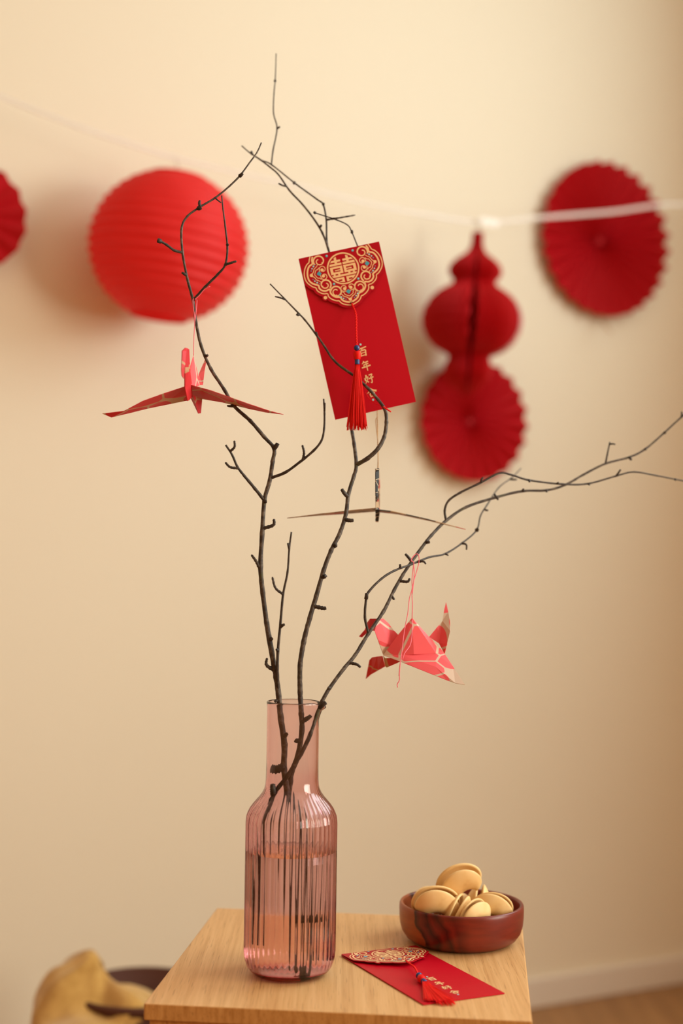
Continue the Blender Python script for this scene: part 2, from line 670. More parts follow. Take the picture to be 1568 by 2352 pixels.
def r_in(z):
    for (r0, z0), (r1, z1) in zip(prof_i[1:], prof_i[2:]):
        if z0 <= z <= z1 and z1 > z0:
            return r0 + (r1 - r0) * (z - z0) / (z1 - z0)
    return prof_i[-1][0]


wp = [(0.0001, 0.0064), (0.022, 0.0064), (0.0305, 0.0068)]
for (r_, z_) in prof_i[3:]:
    if z_ < WZ - 0.004:
        wp.append((r_ + 0.0005, z_))
wp += [(r_in(WZ) + 0.0005, WZ - 0.0002), (r_in(WZ) + 0.0004, WZ), (0.02, WZ), (0.0001, WZ)]
vv, ff = lathe_data(wp, 96, (CX, CY, CB), None, closed=False)
wat = fix_normals(build('water', vv, ff, M['water'], None, True, loc=(CX, CY, CB + 0.006)))
tag(wat, 'clear water filling the lower half of the pink carafe', 'water')


# ------------------------------------------------------------------ branches
def stem_mesh(pts, w0, w1, sub=7, sides=10, bumpy=0.06, nodes=True, power=1.0):
    P = catmull([at(*p) for p in pts], sub)
    n = len(P)
    acc = [0]
    for i in range(1, n):
        acc.append(acc[-1] + (P[i] - P[i - 1]).length)
    R = []
    for i in range(n):
        t = (acc[i] / acc[-1]) ** power
        depth = P[i].y
        wpx = w0 + (w1 - w0) * t
        r = 0.5 * wpx * depth / F_PX
        r *= 1 + random.uniform(-bumpy, bumpy)
        if nodes and i % sub == 0 and 0 < i < n - 1:
            r *= 1.12
        R.append(r)
    v, f = tube_data(P, R, sides)
    # small bark irregularity
    c = []
    for i, x in enumerate(v):
        q = P[min(i // sides, n - 1)]
        c.append(q + (x - q) * (1 + random.uniform(-bumpy, bumpy)))
    return c, f, P


def pix(p):
    q = p - CAM
    d = q.dot(FWD)
    return (784 + F_PX * q.dot(RIGHT) / d, 1176 - F_PX * q.dot(UP) / d)


def spur_mesh(pts, w0, w1, host):
    """short knobbly fruiting spur with ring scars, rooted on the nearest point of its host stem"""
    best = min(host, key=lambda p: (pix(p)[0] - pts[0][0]) ** 2 + (pix(p)[1] - pts[0][1]) ** 2)
    d = best.y
    P = catmull([best] + [at(p[0], p[1], d - 0.002) for p in pts[1:]], 6)
    n = len(P)
    R = []
    for i, q in enumerate(P):
        w_ = w0 + (w1 - w0) * i / (n - 1)
        R.append(0.62 * w_ * q.y / F_PX * (1.18 if i % 2 else 0.9))
    R[-1] *= 0.6
    return tube_data(P, R, 7)


def branch(label, stem, twigs, spurs, sub=7):
    pts, w0, w1 = stem
    root = thing('branch', label, 'branch', at(*pts[0]), 'bare branches in the carafe')
    v, f, host = stem_mesh(pts, w0, w1, sub, 12, 0.05)
    build('stem', v, f, M['bark'], root, True)
    hosts = list(host)
    for t in twigs:
        tp, a0, a1 = list(t[0]), t[1], t[2]
        near = min(hosts, key=lambda p: (pix(p)[0] - tp[0][0]) ** 2 + (pix(p)[1] - tp[0][1]) ** 2)   # root it on the wood it grows from
        q_ = pix(near)
        tp[0] = (q_[0], q_[1], near.y)
        v, f, thost = stem_mesh(tp, a0, a1, 6, 8, 0.05)
        hosts += thost
        tw = build('twig', v, f, M['twig'] if a0 < 9 else M['bark'], root, True)
        for s in (t[3] if len(t) > 3 else []):
            v, f = spur_mesh(s[0], s[1], s[2], thost)
            build('spur', v, f, M['twig'], tw, True)
    for s in spurs:
        v, f = spur_mesh(s[0], s[1], s[2], host)
        build('spur', v, f, M['twig'], root, True)
    return root


def sp2(x0, y0, x1, y1, d, w0=6, w1=4, bend=(0, 0)):
    return ([(x0, y0, d), ((x0 + x1) / 2 + bend[0], (y0 + y1) / 2 + bend[1], d - 0.002), (x1, y1, d - 0.004)], w0, w1)


# left branch
branch('left branch rising to the pink crane and the round lantern, forked low at the neck',
       ([(690, 2240, 1.412), (688, 2150, 1.412), (680, 2040, 1.412), (670, 1920, 1.412), (661, 1830, 1.410), (652, 1768, 1.408), (653, 1710, 1.406), (645, 1650, 1.404),
         (640, 1600, 1.403), (634, 1555, 1.402), (624, 1500, 1.400), (612, 1430, 1.400), (603, 1360, 1.400), (598, 1300, 1.400), (602, 1225, 1.402),
         (607, 1150, 1.404), (619, 1105, 1.405), (626, 1060, 1.405), (629, 1030, 1.405), (606, 1003, 1.404), (575, 967, 1.406), (537, 932, 1.412), (515, 895, 1.416),
         (484, 847, 1.418), (462, 795, 1.418), (450, 740, 1.414), (443, 690, 1.412), (430, 640, 1.412), (419, 580, 1.414), (417, 525, 1.416), (430, 497, 1.418), (460, 475, 1.420),
         (500, 450, 1.424), (545, 410, 1.428), (572, 375, 1.432), (590, 350, 1.436), (600, 328, 1.440)], 17, 3.2),
       [([(642, 1590, 1.400), (637, 1550, 1.398), (638, 1495, 1.396), (644, 1430, 1.394), (650, 1365, 1.392), (660, 1315, 1.390), (664, 1262, 1.388), (669, 1222, 1.386)], 7.5, 4,
         [sp2(650, 1364, 625, 1325, 1.392, 5, 4, (-5, 6)), sp2(664, 1262, 661, 1247, 1.389, 4, 4), sp2(646, 1437, 654, 1434, 1.393, 6, 4), sp2(638, 1495, 634, 1490, 1.396, 6, 4)]),
        ([(605, 1146, 1.404), (585, 1122, 1.400), (560, 1092, 1.396), (545, 1072, 1.394), (533, 1045, 1.392), (518, 1022, 1.390)], 8, 4.5,
         [sp2(544, 1076, 517, 1062, 1.394, 5, 4, (-2, 4)), sp2(529, 1035, 538, 1012, 1.391, 5, 4, (5, 3))]),
        ([(628, 1098, 1.405), (655, 1085, 1.400), (690, 1060, 1.396), (720, 1035, 1.392), (738, 1012, 1.390), (744, 985, 1.389), (745, 950, 1.388), (743, 916, 1.387)], 7, 4,
         [sp2(694, 1056, 694, 1022, 1.396, 5, 4, (4, 0)), sp2(745, 945, 746, 925, 1.388, 4, 3)]),
        ([(444, 692, 1.411), (470, 660, 1.405), (500, 630, 1.400), (517, 608, 1.397), (522, 570, 1.395), (517, 520, 1.393), (512, 480, 1.392), (509, 449, 1.390)], 6.5, 3.2,
         [sp2(517, 608, 543, 600, 1.397, 5, 4), sp2(521, 565, 524, 560, 1.394, 5, 4)]),
        ([(418, 583, 1.414), (400, 575, 1.410), (382, 562, 1.406), (366, 553, 1.402)], 6.5, 6, [sp2(368, 554, 362, 552, 1.402, 8, 8)])],
       [sp2(632, 1028, 638, 1018, 1.404, 9, 7), sp2(604, 1152, 613, 1152, 1.400, 8, 5), sp2(610, 1216, 629, 1192, 1.402, 7, 5, (8, 2)), sp2(594, 1310, 577, 1274, 1.398, 7, 4, (3, -2)),
        sp2(620, 1470, 626, 1465, 1.398, 8, 5), sp2(621, 1540, 613, 1511, 1.399, 8, 4, (-5, 2)), sp2(536, 934, 521, 932, 1.411, 6, 3), sp2(572, 967, 577, 963, 1.404, 6, 3),
        sp2(428, 632, 417, 626, 1.411, 6, 4), sp2(456, 474, 459, 460, 1.420, 6, 4), sp2(455, 480, 463, 477, 1.416, 8, 5), sp2(492, 454, 508, 466, 1.422, 3, 2.4),
        sp2(552, 404, 557, 398, 1.428, 7, 5), sp2(650, 1762, 622, 1765, 1.400, 14, 16, (0, 4)), sp2(652, 1690, 661, 1684, 1.402, 10, 5),
        sp2(636, 1608, 630, 1612, 1.400, 6, 5), sp2(474, 820, 477, 814, 1.414, 6, 3), sp2(690, 2100, 716, 2110, 1.405, 16, 9), sp2(688, 2215, 672, 2212, 1.402, 12, 6)])

# middle branch, the envelope hangs in it
branch('middle branch behind and across the hanging red envelope',
       ([(724, 2195, 1.430), (714, 2110, 1.434), (688, 1990, 1.436), (670, 1885, 1.432), (666, 1795, 1.427), (684, 1735, 1.424), (693, 1680, 1.420), (692, 1640, 1.418), (689, 1590, 1.418), (689, 1530, 1.418),
         (697, 1475, 1.420), (711, 1420, 1.422), (726, 1370, 1.426), (743, 1310, 1.430), (760, 1265, 1.434), (780, 1225, 1.440), (794, 1180, 1.446), (800, 1135, 1.452), (812, 1095, 1.458),
         (818, 1068, 1.462), (813, 1020, 1.480), (806, 975, 1.500), (800, 900, 1.514), (790, 800, 1.520), (778, 700, 1.524), (766, 620, 1.526), (753, 570, 1.528), (740, 535, 1.530),
         (722, 505, 1.532), (695, 470, 1.534), (665, 438, 1.536), (640, 402, 1.538), (620, 384, 1.540), (595, 365, 1.542), (575, 352, 1.544)], 15, 3.4),
       [([(819, 1066, 1.460), (845, 1052, 1.458), (868, 1030, 1.458), (882, 1003, 1.462), (887, 970, 1.466), (884, 942, 1.470), (868, 918, 1.474), (845, 892, 1.475), (815, 865, 1.476), (780, 840, 1.477), (762, 822, 1.478), (745, 796, 1.478), (727, 770, 1.479),
          (700, 735, 1.478), (684, 718, 1.476), (655, 688, 1.472), (620, 652, 1.468)], 10, 3,
         [sp2(727, 770, 726, 762, 1.478, 5, 3), sp2(684, 722, 682, 725, 1.476, 6, 5), sp2(652, 686, 631, 681, 1.471, 3.5, 2.5)]),
        ([(752, 568, 1.527), (750, 550, 1.530), (749, 505, 1.536), (742, 470, 1.540), (728, 458, 1.544), (676, 420, 1.552), (623, 378, 1.560), (600, 368, 1.562), (575, 352, 1.565), (555, 335, 1.568)], 4.4, 3,
         [sp2(749, 503, 816, 494, 1.540, 4, 2.5, (-4, 2)), sp2(578, 352, 577, 347, 1.563, 5, 3), sp2(678, 420, 672, 421, 1.552, 6, 4), sp2(742, 472, 744, 466, 1.540, 5, 3)]),
        ([(623, 378, 1.560), (627, 345, 1.564), (636, 295, 1.568), (628, 260, 1.572), (629, 215, 1.576), (632, 180, 1.580), (634, 123, 1.586)], 3.6, 2.2,
         [sp2(636, 295, 643, 291, 1.568, 4, 3), sp2(631, 186, 632, 183, 1.580, 4.5, 3)]),
        ([(803, 940, 1.506), (840, 860, 1.514), (866, 780, 1.518), (856, 690, 1.518), (838, 610, 1.516), (820, 563, 1.514), (808, 534, 1.513), (798, 517, 1.512), (770, 504, 1.511), (742, 495, 1.510), (720, 488, 1.509)], 4.2, 2.6,
         [sp2(808, 536, 808, 528, 1.512, 5, 3.4), sp2(724, 489, 720, 487, 1.509, 5, 4), sp2(766, 503, 769, 501, 1.511, 4, 3)])],
       [sp2(797, 1143, 784, 1123, 1.450, 8, 6), sp2(795, 1196, 812, 1195, 1.440, 8, 6), sp2(775, 1255, 767, 1250, 1.434, 10, 4), sp2(736, 1398, 749, 1396, 1.424, 8, 6), sp2(748, 1325, 744, 1322, 1.428, 8, 7),
        sp2(700, 1655, 714, 1643, 1.412, 10, 6), sp2(682, 1702, 677, 1700, 1.418, 10, 6), sp2(676, 1752, 684, 1750, 1.418, 10, 6), sp2(735, 523, 738, 516, 1.529, 5, 3.5),
        sp2(658, 431, 639, 421, 1.536, 3.6, 3)])

# right branch
branch('right branch leaning far out to the right with the hanging pink crane',
       ([(604, 2165, 1.408), (600, 2050, 1.402), (604, 1940, 1.395), (612, 1880, 1.392), (630, 1825, 1.392), (660, 1782, 1.391), (690, 1732, 1.394), (712, 1685, 1.396), (728, 1640, 1.398), (740, 1610, 1.400), (757, 1580, 1.404), (790, 1535, 1.412), (815, 1505, 1.420), (846, 1455, 1.432), (880, 1405, 1.446),
         (905, 1355, 1.460), (925, 1320, 1.470), (945, 1290, 1.480), (968, 1258, 1.492), (990, 1230, 1.504), (1024, 1196, 1.522), (1070, 1165, 1.534), (1140, 1142, 1.546), (1200, 1128, 1.556), (1255, 1126, 1.562), (1297, 1114, 1.568), (1340, 1090, 1.576),
         (1390, 1065, 1.584), (1445, 1050, 1.592), (1482, 1031, 1.598), (1525, 994, 1.606), (1572, 952, 1.614), (1640, 905, 1.626)], 11, 3.6),
       [([(844, 1455, 1.431), (838, 1420, 1.428), (840, 1380, 1.427), (846, 1360, 1.427), (875, 1330, 1.436), (905, 1311, 1.448), (945, 1296, 1.468), (985, 1280, 1.490), (1022, 1272, 1.510), (1060, 1248, 1.535), (1094, 1218, 1.560), (1103, 1185, 1.575), (1118, 1160, 1.590), (1145, 1120, 1.620), (1175, 1097, 1.65), (1196, 1076, 1.68)], 6, 2.2,
         [sp2(841, 1376, 842, 1362, 1.426, 7, 6), sp2(920, 1304, 918, 1296, 1.452, 4, 4), sp2(960, 1291, 978, 1296, 1.474, 5, 3, (3, -4)), sp2(1022, 1272, 1030, 1276, 1.508, 4, 2), sp2(1062, 1247, 1071, 1263, 1.533, 4, 3, (4, -4)), sp2(1094, 1218, 1098, 1214, 1.560, 7, 5),
          sp2(1112, 1172, 1121, 1172, 1.58, 4, 3), sp2(1172, 1102, 1187, 1101, 1.65, 4, 3)]),
        ([(1024, 1196, 1.521), (1021, 1172, 1.520), (1030, 1150, 1.520), (1056, 1132, 1.521), (1105, 1108, 1.524), (1146, 1087, 1.528), (1175, 1091, 1.532), (1215, 1103, 1.538), (1290, 1112, 1.550), (1350, 1111, 1.560), (1415, 1093, 1.568), (1455, 1084, 1.574), (1505, 1092, 1.582), (1572, 1105, 1.592), (1620, 1112, 1.6)], 5.5, 3,
         [sp2(1101, 1109, 1109, 1096, 1.523, 4.5, 3), sp2(1215, 1103, 1216, 1108, 1.537, 5, 3), sp2(1281, 1112, 1281, 1107, 1.548, 4, 3), sp2(1352, 1110, 1353, 1115, 1.558, 4, 3), sp2(1415, 1093, 1425, 1078, 1.567, 4, 3), sp2(1548, 1100, 1552, 1103, 1.588, 4, 3)]),
        ([(1388, 1066, 1.583), (1394, 1045, 1.582), (1400, 1015, 1.580)], 4.5, 3, [sp2(1400, 1022, 1413, 1021, 1.580, 3.5, 2.4, (1, -2))])],
       [sp2(945, 1288, 930, 1272, 1.470, 6, 4.5), sp2(922, 1338, 941, 1328, 1.462, 6, 4, (4, 3)), sp2(903, 1372, 904, 1378, 1.45, 5, 4), sp2(806, 1527, 828, 1533, 1.412, 6, 4.5, (2, -4)), sp2(757, 1582, 753, 1579, 1.400, 7, 5),
        sp2(733, 1625, 749, 1613, 1.392, 9, 7), sp2(978, 1246, 987, 1245, 1.492, 6, 5), sp2(1137, 1142, 1136, 1134, 1.544, 5, 3), sp2(1142, 1142, 1143, 1149, 1.544, 5, 3), sp2(1200, 1128, 1202, 1122, 1.554, 5, 3), sp2(1255, 1126, 1255, 1131, 1.560, 5, 3),
        sp2(1445, 1051, 1450, 1057, 1.590, 5, 4), sp2(1525, 994, 1529, 994, 1.604, 5, 3), sp2(1480, 1031, 1484, 1033, 1.596, 5, 3), sp2(628, 1828, 626, 1800, 1.386, 14, 9), sp2(1566, 957, 1565, 945, 1.612, 4, 3)])


# ------------------------------------------------------------------ red envelopes
ENV_W, ENV_L = 0.0872, 0.1742        # metres
PXM = 0.4545e-3                      # one photo pixel on the hanging envelope


def c8(x, y):
    """point of the flap print (close-up grid) -> metres from the top left corner, down positive"""
    px, py = x / 7.127, 540 - 592 + y / 7.127
    a = (px * 0.971 - py * 0.243)
    b = (0.982 * py + 0.189 * px)
    return a * PXM, b * PXM


class Print:
    """flat shapes in envelope coordinates (u right, v down, metres)"""

    def __init__(self):
        self.v, self.f = [], []

    def poly(self, pts):
        n = len(self.v)
        self.v += pts
        tri = tessellate_polygon([[Vector((p[0], p[1], 0)) for p in pts]])
        self.f += [tuple(i + n for i in t) for t in tri]

    def disc(self, c, r, k=14):
        self.poly([(c[0] + r * math.cos(2 * PI * i / k), c[1] + r * math.sin(2 * PI * i / k)) for i in range(k)])

    def line(self, pts, w, w_end=None, sub=5, closed=False):
        P = [Vector((p[0], p[1], 0)) for p in pts]
        if sub > 1:
            P = catmull(P, sub)
        n = len(P)
        w_end = w if w_end is None else w_end
        base = len(self.v)
        for i in range(n):
            a, b = P[max(i - 1, 0)], P[min(i + 1, n - 1)]
            if closed and (i == 0 or i == n - 1):
                a, b = P[n - 2], P[1]
            t = (b - a).normalized()
            nn = Vector((-t.y, t.x, 0)) * 0.5 * (w + (w_end - w) * i / (n - 1))
            self.v += [tuple((P[i] + nn)[:2]), tuple((P[i] - nn)[:2])]
        for i in range(n - 1):
            self.f.append((base + 2 * i, base + 2 * i + 1, base + 2 * i + 3, base + 2 * i + 2))

    def ring(self, c, r, w, k=48):
        self.line([(c[0] + r * math.cos(2 * PI * i / k), c[1] + r * math.sin(2 * PI * i / k)) for i in range(k + 1)], w, sub=1, closed=True)

    def spiral(self, c, r0, r1, a0, a1, w0, w1, k=30):
        pts = []
        for i in range(k + 1):
            t = i / k
            r = r0 + (r1 - r0) * t
            a = a0 + (a1 - a0) * t
            pts.append((c[0] + r * math.cos(a), c[1] + r * math.sin(a)))
        self.line(pts, w0, w1, sub=1)


def clip_circle(poly, c, r, k=48):
    """convex polygon cut to a circle"""
    out = poly
    for i in range(k):
        a = 2 * PI * i / k
        nx, ny = math.cos(a), math.sin(a)
        res = []
        for j in range(len(out)):
            p, q = out[j], out[(j + 1) % len(out)]
            dp = (p[0] - c[0]) * nx + (p[1] - c[1]) * ny - r
            dq = (q[0] - c[0]) * nx + (q[1] - c[1]) * ny - r
            if dp <= 0:
                res.append(p)
            if dp * dq < 0:
                t = dp / (dp - dq)
                res.append((p[0] + (q[0] - p[0]) * t, p[1] + (q[1] - p[1]) * t))
        out = res
        if len(out) < 3:
            return None
    return out


MM = 0.001
half = ENV_W / 2
# left half of the cloud collar, mirrored for the right half: outer thin line and inner thick line
outer_left = [(190, 338), (178, 395), (172, 440), (138, 475), (108, 545), (100, 625), (115, 705), (152, 770), (205, 815), (252, 845), (298, 860), (322, 905), (370, 940), (432, 962), (495, 962),
              (510, 1003), (548, 1042), (600, 1068), (650, 1082), (690, 1085), (720, 1115), (780, 1145), (845, 1160)]
inner_left = [(232, 345), (222, 400), (232, 458), (180, 500), (155, 570), (155, 650), (180, 730), (230, 780), (290, 805), (342, 822), (355, 865), (400, 905), (465, 915), (530, 890),
              (545, 950), (585, 995), (640, 1020), (705, 1026), (740, 1070), (800, 1100), (850, 1110)]


def mirror(pts):
    return [(ENV_W - u, v_) for u, v_ in pts][::-1]


OL = [c8(*p) for p in outer_left]
OL[-1] = (half, OL[-1][1] + 0.0004)
IL = [c8(*p) for p in inner_left]
IL[-1] = (half, IL[-1][1] + 0.0003)
OUT = OL + mirror(OL)[1:]
INN = IL + mirror(IL)[1:]


def motif(gold, teal, pale, c, ang, s):
    """fruit motif of one lobe: two curls, gem, rays and a row of dots; drawn for the lower lobe, turned for the others"""
    ca, sa = math.cos(ang), math.sin(ang)

    def T(x, y):
        return (c[0] + (x * ca - y * sa) * s, c[1] + (x * sa + y * ca) * s)
    for sg in (-1, 1):
        gold.line([T(sg * 1.0, -0.4), T(sg * 5.8, -1.2), T(sg * 7.2, -4.2), T(sg * 5.2, -6.8), T(sg * 2.2, -6.2), T(sg * 1.4, -3.8)], 0.8 * MM)
        gold.disc(T(sg * 3.3, -3.4), 1.75 * s)
        gold.line([T(sg * 6.4, -0.6), T(sg * 4.6, 1.2), T(sg * 4.4, 2.8), T(sg * 1.4, 4.6), T(0, 5.4)], 0.75 * MM)
        gold.line([T(sg * 9.4, 0.2), T(sg * 7.4, 2.2), T(sg * 6.0, 4.4), T(sg * 2.6, 6.2), T(sg * 1.5, 8.0)], 0.65 * MM, 0.9 * MM)
        for (dx, dy, r) in ((10.4, 2.4, 0.55), (8.9, 4.6, 1.0), (6.8, 6.6, 0.85), (4.6, 8.0, 0.55)):
            (pale if r > 0.8 else teal).disc(T(sg * dx, dy), r * s, 10)
    gold.disc(T(0, 8.8), 1.75 * s)
    teal.poly([T(0, -2.2), T(1.5, -0.9), T(2.6, 0.2), T(1.3, 1.9), T(0, 3.0), T(-1.3, 1.9), T(-2.6, 0.2), T(-1.5, -0.9)])


def flap_prints():
    gold, teal, pale = Print(), Print(), Print()
    gold.line(OUT, 1.1 * MM, sub=4)
    gold.line(INN, 1.75 * MM, sub=4)
    # scrolls: two per lobe, mirrored
    for cx, cy, a0, a1, r0 in ((338, 418, 2.6, 2.6 + 5.6, 92), (462, 812, 0.9, 0.9 - 5.6, 88), (640, 930, 0.3 + PI, 0.3 + PI + 6.0, 92)):
        c = c8(cx, cy)
        r = r0 / 7.127 * PXM
        for mir in (False, True):
            cc = (ENV_W - c[0], c[1]) if mir else c
            f = (lambda a: PI - a) if mir else (lambda a: a)
            gold.spiral(cc, r, r * 0.86, f(a0), f(a0 + (a1 - a0) * 0.66), 1.6 * MM, 1.5 * MM)
            e0 = a0 + (a1 - a0) * 0.66
            sg = 1 if a1 > a0 else -1
            gold.spiral(cc, r * 0.86, r * 0.28, f(e0), f(e0 + sg * 4.6), 1.25 * MM, 1.05 * MM)
            tip = (cc[0] + r * 0.62 * math.cos(f(e0 + 0.6 * sg)), cc[1] + r * 0.62 * math.sin(f(e0 + 0.6 * sg)))
            gold.disc(tip, 0.5 * MM, 8)
    # fruit motifs in the three lobes
    motif(gold, teal, pale, (half, c8(850, 925)[1]), 0, MM)
    lc = c8(355, 625)
    motif(gold, teal, pale, lc, PI / 2, MM)
    motif(gold, teal, pale, (ENV_W - lc[0], lc[1]), -PI / 2, MM)
    # corner dots round the seal
    for (x, y) in ((468, 335), (600, 802)):
        c = c8(x, y)
        for u in (c[0], ENV_W - c[0]):
            teal.disc((u, c[1]), 1.35 * MM, 12)
            pale.disc((u + 0.0002, c[1] - 0.0003), 0.75 * MM, 10)
    # tab dots at the edge
    c = c8(460, 1027)
    for u in (c[0], ENV_W - c[0]):
        gold.disc((u, c[1]), 1.9 * MM, 16)
    # the double happiness seal: ring and character cut to a disc
    sc = (half, 0.0200)
    gold.ring(sc, 16.4 * MM, 1.5 * MM)
    bars = []

    def bar(x0, y0, x1, y1):
        bars.append([(x0, y0), (x1, y0), (x1, y1), (x0, y1)])
    for sg in (-1, 1):
        def hb(x0, x1, y0, y1):
            a, b = sorted((sg * x0, sg * x1))
            bar(a, y0, b, y1)
        hb(5.0, 7.6, -14.6, -9.0)          # upright of the top
        hb(1.2, 15, -10.2, -8.0)           # upper beam
        hb(5.0, 7.6, -8.0, -6.4)
        hb(0.6, 15, -6.7, -4.4)            # second beam
        hb(0.6, 13.8, -3.4, -1.3)          # mouth box
        hb(0.6, 3.2, -3.4, 4.6)
        hb(10.9, 13.8, -3.4, 3.4)
        hb(3.2, 13.8, 2.4, 4.6)
        hb(3.2, 9.0, 0.2, 1.3)
        hb(4.4, 6.6, 4.6, 6.2)
        hb(9.4, 11.4, 4.6, 6.2)
        hb(0.0, 15, 6.0, 8.1)              # joining beam
        hb(1.3, 15, 9.1, 11.1)             # lower mouth
        hb(1.1, 3.6, 9.1, 15)
        hb(7.4, 9.4, 11.0, 14.4)
        hb(3.6, 9.4, 12.7, 14.6)
    for b in bars:
        p = clip_circle([(sc[0] + x * MM, sc[1] + y * MM) for x, y in b], sc, 14.6 * MM)
        if p:
            n = len(gold.v)
            gold.v += p
            gold.f.append(tuple(range(n, n + len(p))))
    return gold, teal, pale


# brush strokes of the four characters, each in a unit box (x right, y down): (points, start width, end width)
CH = [
    [([(0.06, 0.14), (0.5, 0.10), (0.97, 0.02)], 0.13, 0.10), ([(0.50, 0.12), (0.42, 0.28), (0.34, 0.38)], 0.10, 0.07), ([(0.20, 0.40), (0.24, 0.70), (0.27, 0.99)], 0.12, 0.10),
     ([(0.20, 0.40), (0.52, 0.36), (0.80, 0.34), (0.79, 0.65), (0.76, 1.0)], 0.09, 0.13), ([(0.30, 0.64), (0.5, 0.62), (0.74, 0.60)], 0.08, 0.07), ([(0.28, 0.92), (0.5, 0.90), (0.76, 0.88)], 0.08, 0.08)],
    [([(0.36, 0.0), (0.28, 0.14), (0.12, 0.28)], 0.12, 0.06), ([(0.28, 0.18), (0.55, 0.15), (0.82, 0.10)], 0.09, 0.10), ([(0.30, 0.40), (0.55, 0.38), (0.80, 0.33)], 0.09, 0.09), ([(0.30, 0.40), (0.29, 0.52), (0.25, 0.66)], 0.10, 0.08),
     ([(0.0, 0.70), (0.45, 0.66), (1.0, 0.58)], 0.11, 0.12), ([(0.56, 0.14), (0.57, 0.6), (0.58, 1.12)], 0.12, 0.08)],
    [([(0.26, 0.0), (0.20, 0.32), (0.08, 0.56), (0.28, 0.72), (0.42, 0.86)], 0.13, 0.09), ([(0.40, 0.20), (0.34, 0.55), (0.04, 0.92)], 0.11, 0.05), ([(0.0, 0.40), (0.25, 0.34), (0.48, 0.28)], 0.09, 0.08),
     ([(0.56, 0.10), (0.74, 0.06), (0.92, 0.04), (0.76, 0.30)], 0.10, 0.09), ([(0.74, 0.28), (0.80, 0.62), (0.76, 0.96), (0.62, 0.88)], 0.12, 0.06), ([(0.50, 0.48), (0.75, 0.42), (1.02, 0.36)], 0.10, 0.11)],
    [([(0.48, 0.0), (0.30, 0.26), (0.0, 0.50)], 0.13, 0.06), ([(0.46, 0.06), (0.66, 0.26), (1.02, 0.40)], 0.09, 0.16), ([(0.34, 0.42), (0.5, 0.40), (0.66, 0.37)], 0.08, 0.08), ([(0.24, 0.58), (0.27, 0.78), (0.32, 0.98)], 0.11, 0.09),
     ([(0.24, 0.58), (0.5, 0.54), (0.74, 0.52), (0.70, 0.75), (0.66, 0.94)], 0.08, 0.11), ([(0.32, 0.90), (0.5, 0.88), (0.68, 0.85)], 0.08, 0.08)],
]


def text_print():
    gold = Print()
    size = 9.6 * MM
    for i, ch in enumerate(CH):
        v0 = (243 + 32.4 * i) * PXM - size / 2
        u0 = half + 0.0006 - size / 2
        for pts, w0, w1 in ch:
            gold.line([(u0 + x * size, v0 + y * size) for x, y in pts], 1.25 * w0 * size, 1.25 * w1 * size, sub=4)
    return gold


